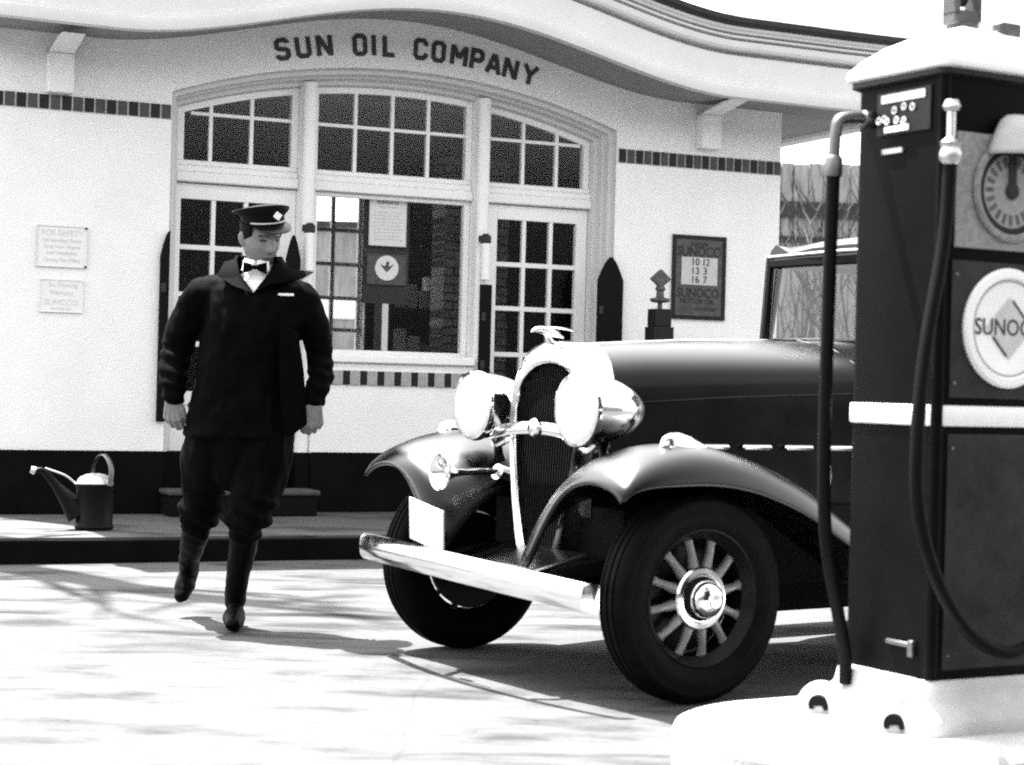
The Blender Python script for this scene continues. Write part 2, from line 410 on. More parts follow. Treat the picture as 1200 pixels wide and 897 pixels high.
# transom rail, one length between each pair of posts
for a, b in ((SC - H0 + .09, SC - .70), (SC - .60, SC + .60), (SC + .70, SC + H0 - .09)):
    c = MB(); c.box(a, b, .20, .33, 2.362, 2.43); c.box(a, b, .225, .328, 2.43, 2.475); c.box(a, b, .245, .326, 2.475, 2.512)
    c.build('transom_rail', M['trim'], B, bevel=.008)

def sheet(mb, pts, y): mb.add([(a, y, b) for a, b in pts], [tuple(range(len(pts)))])
def transom(a, b, vs, zh, zb=2.512):
    fr = MB(); ft = .045; n = 16
    top = [(a + (b - a) * k / n, gtop(a + (b - a) * k / n)) for k in range(n + 1)]
    fr.box(a, a + ft, GY - .03, GY + .03, zb, gtop(a) - .002); fr.box(b - ft, b, GY - .03, GY + .03, zb, gtop(b) - .002)
    for (s0, z0), (s1, z1) in zip(top[:-1], top[1:]):
        fr.hexa([(s0, GY - .028, z0 - ft), (s1, GY - .028, z1 - ft), (s1, GY - .028, z1), (s0, GY - .028, z0)],
                [(s0, GY + .028, z0 - ft), (s1, GY + .028, z1 - ft), (s1, GY + .028, z1), (s0, GY + .028, z0)])
    for v in vs: fr.box(v - .012, v + .012, GY - .018, GY + .018, zb, gtop(v) - ft + .004)
    s_on = [s for s in (a + ft + (b - a - 2 * ft) * k / 30 for k in range(31)) if gtop(s) - ft > zh + .012]
    fr.box(s_on[0], s_on[-1], GY - .015, GY + .015, zh - .011, zh + .011)
    o = fr.build('transom_window', M['trim'], B, smooth=False)
    p = MB(); sheet(p, [(a + .01, zb)] + [(s, z - .01) for s, z in [(a + .01, gtop(a + .01))] + top[1:-1] + [(b - .01, gtop(b - .01))]] + [(b - .01, zb)], GY)
    p.build('pane', M['pane'], o, smooth=False)
transom(SC - H0 + .098, SC - .70, (-2.165, -1.88), 2.831)
transom(SC - .60, SC + .60, (-1.133, -.859, -.587), 2.829)
transom(SC + .70, SC + H0 - .098, (.158, .428), 2.828)

def door(a, b, glass_a, glass_b, vs, flip):
    d = MB(); z0, z1 = PZ + .02, 2.355
    d.box(a, glass_a, GY - .025, GY + .025, z0, z1); d.box(glass_b, b, GY - .025, GY + .025, z0, z1)
    d.box(glass_a, glass_b, GY - .024, GY + .024, 2.25, z1); d.box(glass_a, glass_b, GY - .024, GY + .024, z0, .36)
    d.box(glass_a, glass_b, GY - .022, GY + .022, .86, .95); d.box(glass_a + .0, glass_b, GY - .008, GY + .008, .36, .86)
    for v in vs: d.box(v - .015, v + .015, GY - .019, GY + .019, .95, 2.25)
    for z in (1.27, 1.605, 1.925): d.box(glass_a, glass_b, GY - .016, GY + .016, z - .017, z + .017)
    o = d.build('door', M['trim'], B, bevel=.003)
    p = MB(); sheet(p, [(glass_a, .95), (glass_b, .95), (glass_b, 2.25), (glass_a, 2.25)], GY); p.build('pane', M['pane'], o, smooth=False)
    kp = MB(); kp.box(a + .002, b - .002, GY - .034, GY - .0255, z0 + .002, .548); kp.build('kick_plate', M['plinth'], o, bevel=.002)
    h = MB(); hx = (a + .05) if flip else (b - .05)
    h.lathe([(.012, 0), (.012, .04), (.026, .05), (.03, .07), (.02, .085)], Matrix.Translation((hx, GY - .025, 1.12)) @ Matrix.Rotation(R(90), 4, 'X'), 14)
    h.build('door_knob', M['brass'], o)
door(SC - H0 + .098, SC - .70, -2.36, -1.68, (-2.132, -1.905), False)
door(SC + .70, SC + H0 - .098, -.035, .60, (.182, .397), True)
# the middle window
d = MB(); a, b, z0, z1 = SC - .60, SC + .60, 1.236, 2.36
d.box(a, a + .055, GY - .03, GY + .03, z0, z1); d.box(b - .045, b, GY - .03, GY + .03, z0, z1)
d.box(a + .055, b - .045, GY - .029, GY + .029, z1 - .03, z1); d.box(a + .055, b - .045, GY - .029, GY + .029, z0, z0 + .03)
o = d.build('window', M['trim'], B, bevel=.004)
p = MB(); sheet(p, [(a, z0), (b, z0), (b, z1), (a, z1)], GY); p.build('pane', M['pane'], o, smooth=False)

# eave: moulded cornice carried round all four sides
EP = [(-.05, .03), (.70, .0), (.70, -.03), (.74, -.045), (.80, -.04), (.815, .0), (.815, .03), (.80, .04), (.80, .055), (.79, .065), (.79, .25), (.725, .254), (.725, .280), (.83, .284),
      (.845, .30), (.85, .322), (.85, .342), (.80, .346), (.80, .358), (.86, .362), (.862, .376), (.82, .379), (.82, .389), (.875, .392), (.88, .404), (.905, .412), (.905, .43)]
GP = [(.905, .432), (.94, .436), (.962, .452), (.965, .485), (.93, .49), (.905, .475)]
LO = .06                                                         # hardly any overhang at the unseen left end, shaped to let sun onto the porch
def eave_ring(s, side, prof):                                     # side: which face of the building
    out = []
    for o, z in prof:
        if side == 'f': out.append((s, -o, zs(s) + z))
    return out
def sweep(prof):
    rings = []
    rings.append([(X0 - o * LO, DEP + o, 3.15 + z) for o, z in prof])
    rings.append([(X0 - o * LO, -o, zs(X0) + z) for o, z in prof])
    for k in range(1, 80): rings.append(eave_ring(X0 + (X1 - X0) * k / 80, 'f', prof))
    rings.append([(X1 + o, -o, zs(X1) + z) for o, z in prof])
    rings.append([(X1 + o, DEP + o, 3.15 + z) for o, z in prof])
    rings.append(rings[0])
    return rings
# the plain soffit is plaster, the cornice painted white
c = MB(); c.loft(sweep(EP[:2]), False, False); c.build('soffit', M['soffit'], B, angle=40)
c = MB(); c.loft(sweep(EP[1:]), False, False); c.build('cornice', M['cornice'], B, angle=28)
c = MB(); c.loft(sweep(GP), False, False); c.build('gutter', M['gutter'], B, angle=28)
# hipped roof with the eyebrow swelling over the doors, in rows of tiles
r_ = MB(); nx, ny = 150, 90; rows = []
xa, xb, ya, yb = X0 - .93 * LO, X1 + .93, -.93, DEP + .93
for j in range(ny + 1):
    row = []
    for i in range(nx + 1):
        x = xa + (xb - xa) * i / nx; y = ya + (yb - ya) * j / ny
        df, db, dl, dr = y - ya, yb - y, x - xa, xb - x
        h = .24 * min(df, db, dl + .3, dr)
        bump = (zs(x) - 3.15); h2 = bump + .06 * df
        hh = max(h, h2) if df < 3 else h
        if min(df, db, dl, dr) > .02: hh += .018 * ((df * 4.5) % 1 if df < 3 else 0) + .012 * math.sin(x * 28)
        row.append((x, y, 3.15 + .478 + hh))
    rows.append(row)
r_.loft(rows, False, False); r_.build('roof', M['roof'], B, angle=50)

# corbel brackets
for q in (-3.235, 1.525):
    k = MB(); k.box(q - .083, q + .083, -.10, -.002, 2.84, 3.09)
    k.hexa([(q - .08, -.10, 3.0), (q + .08, -.10, 3.0), (q + .08, -.001, 3.093), (q - .08, -.001, 3.093)][:0] or
           [(q - .078, -.003, 3.092), (q + .078, -.003, 3.092), (q + .078, -.10, 3.092), (q - .078, -.10, 3.092)],
           [(q - .078, -.36, 3.153), (q + .078, -.36, 3.153), (q + .078, -.50, 3.153), (q - .078, -.50, 3.153)])
    k.build('bracket', M['trim'], B, bevel=.008)

# painted name over the doors
GL = {'S': [[(1, .8), (1, .87), (.78, 1), (.22, 1), (0, .87), (0, .62), (.15, .53), (.85, .47), (1, .38), (1, .13), (.78, 0), (.22, 0), (0, .13), (0, .2)]],
      'U': [[(0, 1.05), (0, .14), (.22, 0), (.78, 0), (1, .14), (1, 1.05)]], 'N': [[(0, -.06), (0, 1.06)], [(1, -.06), (1, 1.06)], [(.04, 1.0), (.96, 0)]],
      'O': [[(.22, 0), (.78, 0), (1, .14), (1, .86), (.78, 1), (.22, 1), (0, .86), (0, .14), (.22, 0)]], 'I': [[(.5, -.06), (.5, 1.06)]],
      'L': [[(0, 1.06), (0, 0), (1, 0)]], 'C': [[(1, .72), (1, .86), (.78, 1), (.22, 1), (0, .86), (0, .14), (.22, 0), (.78, 0), (1, .14), (1, .28)]],
      'M': [[(0, -.06), (0, 1.06)], [(1, -.06), (1, 1.06)], [(.03, 1), (.5, .36)], [(.5, .36), (.97, 1)]], 'P': [[(0, -.06), (0, 1), (.78, 1), (1, .86), (1, .58), (.78, .45), (.1, .45)]],
      'A': [[(0, -.06), (.46, 1.05)], [(.54, 1.05), (1, -.06)], [(.22, .28), (.78, .28)]], 'Y': [[(0, 1.06), (.5, .5), (1, 1.06)], [(.5, .52), (.5, -.06)]]}
spots = [('S', -1.757, .075), ('U', -1.612, .08), ('N', -1.462, .085), ('O', -1.208, .075), ('I', -1.107, .07), ('L', -.992, .07), ('C', -.761, .075),
         ('O', -.627, .075), ('M', -.472, .10), ('P', -.335, .075), ('A', -.205, .095), ('N', -.075, .085), ('Y', .075, .10)]
t = MB()
for ch, s, wd in spots:
    RR = 4.2; dx = s - SC; zc = 3.37 - RR + math.sqrt(RR * RR - dx * dx); an = -math.asin(dx / RR); h = .122
    def fn(a, b, t_, s=s, zc=zc, an=an): return (s + a * math.cos(an) - b * math.sin(an), -t_, zc + a * math.sin(an) + b * math.cos(an))
    for i_, st in enumerate(GL[ch]): t.stroke([((u - .5) * wd, (v - .5) * h) for u, v in st], .030, fn, .001, .009 + .0006 * i_)
t.build('lettering', M['letter'], B, smooth=False)

# black pointed boards flanking the doors
def board(label, s, wd, z0, ztop, y, half=0, cat='shutter'):
    t = thing('pointed_shutter', label, cat, wpt(s, -y, z0), TH, 'black pointed boards beside the doors')
    n = 12; h = ztop - z0; pl = [(-wd / 2, 0), (wd / 2, 0)]
    sh = .17
    if half > 0: pl = [(-wd / 2, 0), (wd / 2, 0), (wd / 2, h)] + [(-wd / 2 + wd * (1 - k / n), h - sh * (k / n) ** 1.6) for k in range(1, n + 1)]
    elif half < 0: pl += [(wd / 2, h)]; pl += [(-wd / 2, h)]
    else: pl += [(wd / 2 * (1 - (k / n)), h - sh * (1 - (k / n)) ** 1.5 if k else h - sh) for k in range(n)] + [(0, h)] + [(-wd / 2 * (k / n), h - sh * (k / n) ** 1.5) for k in range(1, n + 1)]
    b_ = MB(); b_.prism(pl, lambda a, b, t_: (a, t_, b), -.018, .018); b_.build('panel', M['shutter'], t, bevel=.005)
    for z in (.25 * h, .7 * h):
        hh = MB(); hh.box(-wd / 2 + .005, -wd / 2 + .035, -.026, -.0185, z - .03, z + .03); hh.build('hinge', M['gutter'], t)
    return t
board("narrow black pointed board on the wall left of the left door, behind the man's shoulder", -2.523, .058, .75, 2.005, -.022, 1)
board('black pointed board right of the right door, beside the diamond-topped oil dispenser', .752, .20, .70, 2.0, -.022)
board("short black pointed board between the left door and the window, beside the man's head", -1.63, .10, .80, 2.03, .04)
board('dark narrow board hanging below the white tube on the post by the right door', SC + .668, .085, 1.0, 1.76, .08, -1)

# white tubes with dark caps on the posts
for q, lab in ((SC - .655, "white tube with dark cap on the left post behind the man's collar"), (SC + .652, 'white tube with dark cap on the post beside the right door')):
    t = thing('wall_tube', lab, 'dispenser', wpt(q, -.065, 1.79), TH, 'white tubes on the window posts')
    c = MB(); c.lathe([(.030, 0), (.034, .005), (.034, .26), (.03, .262)], n=20); c.build('tube', M['trim'], t)
    c = MB(); c.lathe([(.036, .263), (.038, .27), (.038, .31), (.02, .33)], n=20); c.box(-.05, -.02, -.02, .02, .27, .315); c.build('cap', M['gutter'], t)

# ------------------------------------------------------------ signs on the wall and in the window
def wall_matrix(s, d, z): return Matrix.Translation((s, -d, z)) @ Matrix.Rotation(R(90), 4, 'X')
def flat_sign(name, label, cat, s, d, z, wd, h, m_frame, m_panel, frame=.02, group=None):
    t = thing(name, label, cat, wpt(s, d, z), TH, group)
    p_ = MB(); p_.box(-wd / 2 + frame, wd / 2 - frame, -.008, 0, -h / 2 + frame, h / 2 - frame); po = p_.build('panel', m_panel, t)
    fr = MB()
    for bx in ((-wd / 2, -wd / 2 + frame, -h / 2, h / 2), (wd / 2 - frame, wd / 2, -h / 2, h / 2), (-wd / 2 + frame, wd / 2 - frame, h / 2 - frame, h / 2), (-wd / 2 + frame, wd / 2 - frame, -h / 2, -h / 2 + frame)):
        fr.box(bx[0], bx[1], -.014, 0, bx[2], bx[3])
    fr.build('frame', m_frame, t)
    return t
def lines(t, name, m, rows, y=-.0095):
    mb = MB()
    for body, size, x, z, sx in rows: mb.text(body, size, Matrix.Translation((x, y, z)) @ Matrix.Rotation(R(90), 4, 'X'), .001, sx=sx)
    return mb.build(name, m, t, smooth=False)
t = flat_sign('safety_sign', 'faded white enamel safety notice on the left wall with dark chipped corners', 'sign', -3.19, .003, 1.862, .325, .265, M['faint'], M['sign_white'] if 'sign_white' in M else M['paper'], .004)
lines(t, 'lettering', M['faint'], [('FOR SAFETY', .052, 0, .088, .92), ('No Smoking Please', .034, .0, .040, .95), ('Stop Your Engine', .034, 0, .0, .95), ('and Headlights', .034, .0, -.040, .95), ('During Gas Filling', .034, 0, -.085, .95)])
k = MB()
for z in (.124, -.124): k.lathe([(.008, 0), (.008, .004), (.003, .006)], Matrix.Translation((.152, -.0142, z)) @ Matrix.Rotation(R(90), 4, 'X'), 8)
k.build('corner_screw', M['ink'], t)
t = flat_sign('oil_sign', 'faded white motor oil notice on the left wall below the safety notice', 'sign', -3.185, .003, 1.545, .275, .21, M['paper'], M['paper'], .004)
lines(t, 'lettering', M['faint'], [('So Flowing', .042, .01, .072, 1), ('Mercury', .042, -.0, .022, 1), ('SUNOCO', .052, 0, -.040, .95), ('MOTOR OIL', .022, 0, -.083, 1.1)])
t = flat_sign('price_sign', 'dark framed oil price board with pale figures on the right wall', 'sign', 1.493, .004, 1.885, .455, .625, M['sign_dark'], M['sign_mid'], .028)
k = MB(); k.box(-.15, .155, -.0115, -.0085, -.055, .15); k.build('price_panel', M['sign_pale'], t)
lines(t, 'lettering', M['ink'], [('NEW', .055, .0, .245, 1.2), ('SUNOCO', .105, .0, .190, .84), ('SUNOCO', .098, -.005, -.118, .86), ('MOTOR OIL', .054, -.01, -.178, 1.0), ('PER QUART', .036, .07, -.235, 1.0)])
lines(t, 'figures', M['sign_dark'], [('10', .075, -.035, .113, 1), ('12', .075, .055, .113, .9), ('13', .075, -.035, .048, 1), ('3', .075, .05, .048, 1), ('16', .075, -.035, -.018, 1), ('7', .075, .05, -.018, 1)], -.0135)
k = MB(); k.box(-.16, -.05, -.0105, -.0085, -.265, -.212); k.build('small_panel', M['tile_grey'], t)

# poster stand in the window
st = thing('display_stand', 'dark display board on a pale stem standing inside the window', 'stand', wpt(-.86, -.32, PZ + .02), TH)
k = MB(); k.box(-.17, .17, .0, .02, 1.44, 2.20); k.build('board', M['interior'], st, smooth=False)
k = MB(); k.box(-.022, .022, -.012, -.001, 1.10, 1.44); k.lathe([(.012, .02), (.012, 1.1)], Matrix.Translation((0, .01, 0)), 12); k.build('stem', M['trim2'], st)
k = MB(); k.lathe([(.16, 0), (.16, .015), (.03, .03), (.02, .05)], Matrix.Translation((0, .01, 0)), 24); k.build('foot', M['gutter'], st)
t = flat_sign('poster', 'white printed notice pinned high on the display board in the window', 'poster', -.86, -.312, 2.185, .30, .365, M['sign_dark'], M['paper'], .008)
lines(t, 'print', M['ink'], [('SUNOCO', .040, 0, .135, .95)]); lines(t, 'small_print', M['faint'], [('MOTOR OIL', .022, 0, .10, 1.1)])
k = MB(); rnd = random.Random(11)
for i in range(9):
    x = -.10
    while x < .09:
        wd = rnd.uniform(.012, .04); k.box(x, min(.11, x + wd), -.0102, -.0085, .062 - i * .024, .070 - i * .024); x += wd + .009
k.build('text_rows', M['faint'], t, smooth=False)
t = flat_sign('emblem_sign', 'grey square sign with a white disc and bird emblem below the window poster', 'sign', -.86, -.312, 1.845, .30, .215, M['sign_mid'], M['sign_mid'], .006)
k = MB(); k.lathe([(.088, 0), (.088, .004)], wall_matrix(0, .0085, .01), 36); k.build('disc', M['paper'], t)
k = MB(); fn = lambda a, b, t_: (a, -.0128 - t_, b + .01)
k.prism([(-.05, .03), (-.03, .0), (0, -.03), (.03, .0), (.05, .03), (.02, .012), (0, .022), (-.02, .012)], fn, 0, .002); k.prism([(-.012, .02), (.012, .02), (.02, .04), (0, .05)], fn, 0, .002)
k.build('bird', M['sign_mid'], t, smooth=False)
# furniture inside
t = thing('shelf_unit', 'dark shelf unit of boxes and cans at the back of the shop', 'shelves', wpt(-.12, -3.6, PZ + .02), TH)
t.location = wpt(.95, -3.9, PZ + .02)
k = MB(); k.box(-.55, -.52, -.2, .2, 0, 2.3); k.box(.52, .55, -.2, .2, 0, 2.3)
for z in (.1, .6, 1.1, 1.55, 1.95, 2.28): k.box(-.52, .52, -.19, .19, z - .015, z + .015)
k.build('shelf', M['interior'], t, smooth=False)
k = MB(); rnd = random.Random(3)
for z in (.615, 1.115, 1.565, 1.965):
    x = -.48
    while x < .42:
        wd = rnd.uniform(.05, .13); k.k = rnd.randrange(3); k.box(x, x + wd, -.14, .05, z, z + rnd.uniform(.12, .30)); x += wd + rnd.uniform(.01, .05)
k.build('stock', [M['sign_pale'], M['tile_grey'], M['paper']], t, smooth=False)
t = thing('brick_pillar', 'rough brick chimney pillar seen through the right of the window', 'pillar', wpt(.72, -2.6, PZ + .02), TH)
k = MB(); rnd = random.Random(5); z = 0; j = 0
while z < 2.8:
    x = -.30 - (.1 if j % 2 else 0)
    while x < .28:
        a_, b_ = max(x, -.3), min(x + .19, .3); k.k = rnd.randrange(2)
        if b_ - a_ > .03: k.box(a_ + .006, b_ - .006, -.15 - rnd.uniform(0, .012), .15, z + .005, z + .062)
        x += .2
    z += .072; j += 1
k.build('brickwork', [M['brick'], M['tile_pale']], t, smooth=False)
k = MB(); k.box(-.29, .29, -.14, .14, 0, 2.8); k.build('mortar', M['tile_grey'], t, smooth=False)

# doorstep in front of the left door
t = thing('doorstep', 'low dark-sided concrete step in front of the left door, behind the man', 'step', wpt(-2.02, .16, PZ), TH)
k = MB(); k.box(-.49, .50, -.14, .135, 0, .135); k.build('riser', M['step_side'], t, bevel=.01)
k = MB(); k.box(-.505, .515, -.155, .135, .137, .172); k.build('tread', M['concrete_step'], t, bevel=.012)

# watering can on the porch
t = thing('watering_can', 'dark metal watering can with bright lid and hoop handle on the porch', 'watering can', wpt(-3.178, 1.228, PZ), R(12))
k = MB(); k.lathe([(.095, 0), (.108, .004), (.112, .02), (.106, .03), (.106, .25), (.111, .262), (.106, .27)], n=32); k.build('body', M['can'], t)
k = MB(); k.lathe([(.106, .268), (.10, .29), (.085, .308), (.055, .323), (.02, .33)], Matrix.Rotation(R(150), 4, 'Z'), n=32, arc=PI * 1.3); k.build('half_lid', M['can_bright'], t)
k = MB(); k.tube(catmull([(-.09, 0, .09), (-.15, -.01, .17), (-.22, -.02, .255), (-.285, -.03, .335)], 4), lerp_list([.075, .05, .026, .018], 4), 14)
k.tube(catmull([(-.285, -.03, .335), (-.31, -.035, .345), (-.335, -.04, .338)], 3), [.018] * 3 + [.017] * 4, 12); so = k.build('spout', M['can'], t)
k = MB(); k.tube(catmull([(-.105, -.01, .262), (-.17, -.02, .315), (-.285, -.03, .356)], 4), .006, 8); k.lathe([(.019, 0), (.024, .006), (.02, .03)], Matrix.Translation((-.335, -.04, .338)) @ Matrix.Rotation(R(-70), 4, 'Y'), 14); k.build('spout_trim', M['can_bright'], so)
k = MB(); k.tube(catmull([(-.02, .09, .275), (-.01, .085, .37), (.02, .03, .43), (.06, -.03, .43), (.09, -.08, .36), (.085, -.095, .26)], 6), .016, 8, flat=.35); k.build('handle', M['steel'], t)

# oil dispenser by the right wall
t = thing('oil_dispenser', 'small dark oil dispenser with a diamond finial beside the price board', 'dispenser', wpt(.908, .5, PZ), TH)
k = MB(); k.box(-.16, .16, -.14, .14, 0, .06); k.box(-.078, .078, -.075, .075, .06, 1.345); k.box(-.066, .064, -.062, .062, 1.345, 1.472); k.build('cabinet', M['sign_dark'], t, bevel=.006)
k = MB(); k.lathe([(.017, 1.47), (.017, 1.515), (.06, 1.52), (.072, 1.53), (.072, 1.545), (.03, 1.555), (.026, 1.60), (.04, 1.61), (.028, 1.635)], n=24); k.build('spindle', M['sign_mid'], t)
k = MB(); k.prism([(0, 1.618), (.082, 1.685), (0, 1.755), (-.082, 1.685)], lambda a, b, t_: (a, t_, b), -.018, .018); k.build('diamond', M['sign_mid'], t, bevel=.006)

# ------------------------------------------------------------ beyond and beside the station
t = thing('shed', 'tall weathered board shed with dark rails behind the station', 'shed', (5.2, 25.5, 0), R(4))
k = MB(); x = -3.6; rnd = random.Random(2)
while x < 3.6:
    wd = rnd.uniform(.14, .2); k.box(x, x + wd - .012, -1.5 + rnd.uniform(0, .02), -1.46 + .03, 0, 4.02 + rnd.uniform(-.015, .015)); x += wd
k.box(-3.6, 3.6, -1.42, 1.5, 0, 3.95); k.build('boarding', M['shed'], t, smooth=False)
k = MB(); k.box(-3.62, 3.62, -1.56, -1.502, 3.32, 3.52); k.box(-3.62, 3.62, -1.55, -1.502, 3.0, 3.07); k.box(-3.62, 3.62, -1.55, -1.502, .9, 1.05); k.build('rail', M['shed_dark'], t, smooth=False)
t = thing('bare_tree', 'tall bare tree with a leaning trunk left of the station', 'tree', (-4.75, 11.52, PZ), 0)
k = MB(); k.tube(catmull([(0, 0, -.05), (.03, 0, 1.5), (-.05, .05, 4), (.08, 0, 7), (0, -.1, 10), (.1, 0, 13)], 5), lerp_list([.27, .23, .20, .17, .12, .03], 5), 14); k.build('trunk', M['bark'], t)
rnd = random.Random(4)
for i in range(14):
    z = 6.4 + i * .45; a = rnd.uniform(0, 6.28); L_ = rnd.uniform(.7, 1.5) * (14 - z) / 6; d = Vector((math.cos(a), math.sin(a), rnd.uniform(.5, 1.0)))
    p0 = Vector((.05, -.02, z)); pts = [p0, p0 + d * L_ * .4, p0 + d * L_ * .7 + Vector((0, 0, L_ * .1)), p0 + d * L_ + Vector((rnd.uniform(-.2, .2), rnd.uniform(-.2, .2), L_ * .25))]
    k = MB(); k.tube(catmull(pts, 4), lerp_list([.06, .04, .025, .008], 4), 8)
    for j in range(3):
        q = pts[1 + j % 2] + (pts[2] - pts[1]) * rnd.random(); e_ = (d + Vector((rnd.uniform(-1, 1), rnd.uniform(-1, 1), rnd.uniform(0, .6)))).normalized() * L_ * .4
        k.tube([q, q + e_ * .5, q + e_ + Vector((0, 0, .1))], [.02, .012, .004], 6)
    k.build('branch', M['bark'], t)
t = thing('outbuilding', "grey boarded outbuilding with a white band, seen through the station's back window", 'building', (-2.6, 24.5, 0), R(2))
k = MB(); k.box(-2.2, 1.9, -.5, 2.5, 0, 3.05); k.build('boarding', M['shed'], t, smooth=False)
k = MB(); k.box(-2.25, 1.95, -.53, -.502, 1.86, 2.14); k.build('white_band', M['trim'], t, smooth=False)
k = MB(); k.box(-2.3, 2.0, -.6, 2.6, 3.05, 3.12); k.build('roof', M['gutter'], t, smooth=False)
t = thing('bare_shrub', 'tall leafless tangle of thin branches in front of the weathered shed', 'shrub', (3.55, 21.0, 0), 0)
rnd = random.Random(9)
for i in range(26):
    x0 = rnd.uniform(-.9, 1.0); y0 = rnd.uniform(-.5, .5); hh = rnd.uniform(2.6, 3.7); k = MB(); p = [(x0 * .7, y0 * .6, 0), (x0 * .85 + rnd.uniform(-.1, .1), y0, hh * .35), (x0 + rnd.uniform(-.2, .2), y0, hh * .7), (x0 * 1.1 + rnd.uniform(-.35, .35), y0, hh)]
    P_ = catmull(p, 4); k.tube(P_, [.022 - .0015 * j for j in range(len(P_))], 6)
    for j in range(12):
        q = P_[rnd.randrange(3, len(P_))]; a = rnd.uniform(0, 6.28); L_ = rnd.uniform(.25, .7)
        k.tube([q, q + Vector((math.cos(a) * L_ * .4, math.sin(a) * .2, L_ * .5)), q + Vector((math.cos(a) * L_ * .6, math.sin(a) * .3, L_))], [.009, .006, .002], 5)
    k.build('branch', M['bark'], t)
# ------------------------------------------------------------ unseen dark street and shops opposite, added to darken the reflections
k = MB(); k.X = Matrix.Translation(OW) @ Matrix.Rotation(TH, 4, 'Z'); k.add([(-90, -20.5, .004), (90, -20.5, .004), (90, -8.75, .004), (-90, -8.75, .004)], [(0, 1, 2, 3)])
tag(k.build('road', M['asphalt'], smooth=False), kind='structure')
k = MB(); k.X = Matrix.Translation(OW) @ Matrix.Rotation(TH, 4, 'Z'); k.box(-60, 60, -24, -20.5, -.05, .13)
tag(k.build('pavement', M['porch'], smooth=False), kind='structure')
t = thing('unseen_terrace', 'unseen long dark brick terrace of shops across the street, added to darken reflections', 'building', wpt(0, 24), TH)
k = MB(); k.box(-42, 42, -9, 0, 0, 5.7); k.build('wall', M['terrace'], t, smooth=False)
k = MB(); k.box(-42.2, 42.2, -9.2, .25, 5.7, 6.0); k.build('parapet', M['shed_dark'], t, smooth=False)
for i in range(16):
    x = -39 + 5.2 * i
    k = MB(); k.box(x - 1.7, x + 1.7, .003, .05, .5, 2.9); k.build('shop_window', M['terrace_glass'], t, smooth=False)
    for q in (-1.1, 1.1):
        k = MB(); k.box(x + q - .5, x + q + .5, .003, .05, 3.7, 5.0); k.build('window', M['terrace_glass'], t, smooth=False)
# ------------------------------------------------------------ the car (local x forward, y to its left, z up)
CAR = thing('sedan_car', 'black early thirties sedan with chrome bumper, big round headlights and bird ornament', 'car', (.217, 6.767, 0), math.atan2(-.5587, -.8295))
# bonnet
st_a = [.055, -.2, -.5, -.8, -1.1, -1.40]; st_w = [.214, .243, .288, .33, .375, .455]; st_t = [1.192, 1.212, 1.228, 1.24, 1.25, 1.258]
def bonnet_ring(a, wd, top, zb=.58):
    half = [(wd, zb), (wd, .80), (wd * .998, .96), (wd * .99, top - .165), (wd * .965, top - .127), (wd * .90, top - .096), (wd * .76, top - .062), (wd * .55, top - .032), (wd * .28, top - .010), (0, top)]
    return [(a, y, z) for y, z in half] + [(a, -y, z) for y, z in reversed(half[:-1])]
k = MB(); k.loft([bonnet_ring(a, w_, t_) for a, w_, t_ in zip(st_a, st_w, st_t)]); k.build('bonnet', M['paint'], CAR, angle=50)
k = MB(); k.tube([(.05, 0, 1.194), (-.5, 0, 1.23), (-1.15, 0, 1.253)], .006, 8); k.build('bonnet_hinge', M['chrome'], CAR)
for q in (1, -1):
    for i in range(5):
        a = -.44 - .185 * i; y = q * (.279 + (-.38 - a) * .137 + .004)
        k = MB(); k.tube([(a + .058, y, .838), (a, y + q * .002, .838), (a - .058, y + q * .006, .838)], .0105, 8, round_ends=True); k.build('vent_trim', M['chrome'], CAR)
for q in (1, -1):                                                  # side seam, cowl gap and catches of the bonnet
    k = MB(); k.tube([(.0, q * .229, .985), (-.5, q * .2895, 1.02), (-1.06, q * .371, 1.045)], .0035, 6); k.build('side_hinge', M['paint'], CAR)
    k = MB(); k.tube([(-1.10, q * .378, .62), (-1.10, q * .378, .97), (-1.10, q * .373, 1.09), (-1.10, q * .34, 1.155), (-1.10, q * .2, 1.22), (-1.10, 0, 1.252)], .004, 6); k.build('cowl_moulding', M['paint'], CAR)
    for a, y in ((-.22, .249), (-.95, .356)):
        k = MB(); k.tube([(a, q * (y + .006), .70), (a, q * (y + .014), .735), (a, q * (y + .006), .77)], .008, 8); k.build('bonnet_catch', M['chrome'], CAR)
# radiator shell and grille
half = [(.10, .40), (.135, .50), (.168, .62), (.198, .76), (.217, .88), (.221, .98), (.212, 1.065), (.188, 1.125), (.150, 1.165), (.10, 1.19), (.05, 1.202), (0, 1.206)]
inner = [(.082, .43), (.118, .52), (.151, .63), (.181, .765), (.199, .88), (.202, .96), (.192, 1.02), (.166, 1.065), (.13, 1.095), (.09, 1.115), (.045, 1.126), (0, 1.130)]
def full(h): return h + [(-y, z) for y, z in reversed(h[:-1])]
def fa(z): return .10 + (1.2 - z) * .055
k = MB()
def rr(h, da, sc): return [(fa(z) + da, y * sc, z if sc == 1 else (z - .8) * (1 + (sc - 1) * .35) + .8) for y, z in full(h)]
k.loft([rr(half, -.135, 1.06), rr(half, -.08, 1.045), rr(half, -.03, 1.02), rr(half, -.008, 1.0), rr([(a * .6 + b * .4, c * .6 + d * .4) for (a, c), (b, d) in zip(half, inner)], .008, 1), rr(inner, -.004, 1), rr(inner, -.03, 1)], False, False)
k.build('radiator_shell', M['chrome'], CAR, angle=60)
k = MB(); k.k = 0
k.add([(fa(z) - .035, y, z) for y, z in full(inner)], [tuple(range(len(full(inner))))])
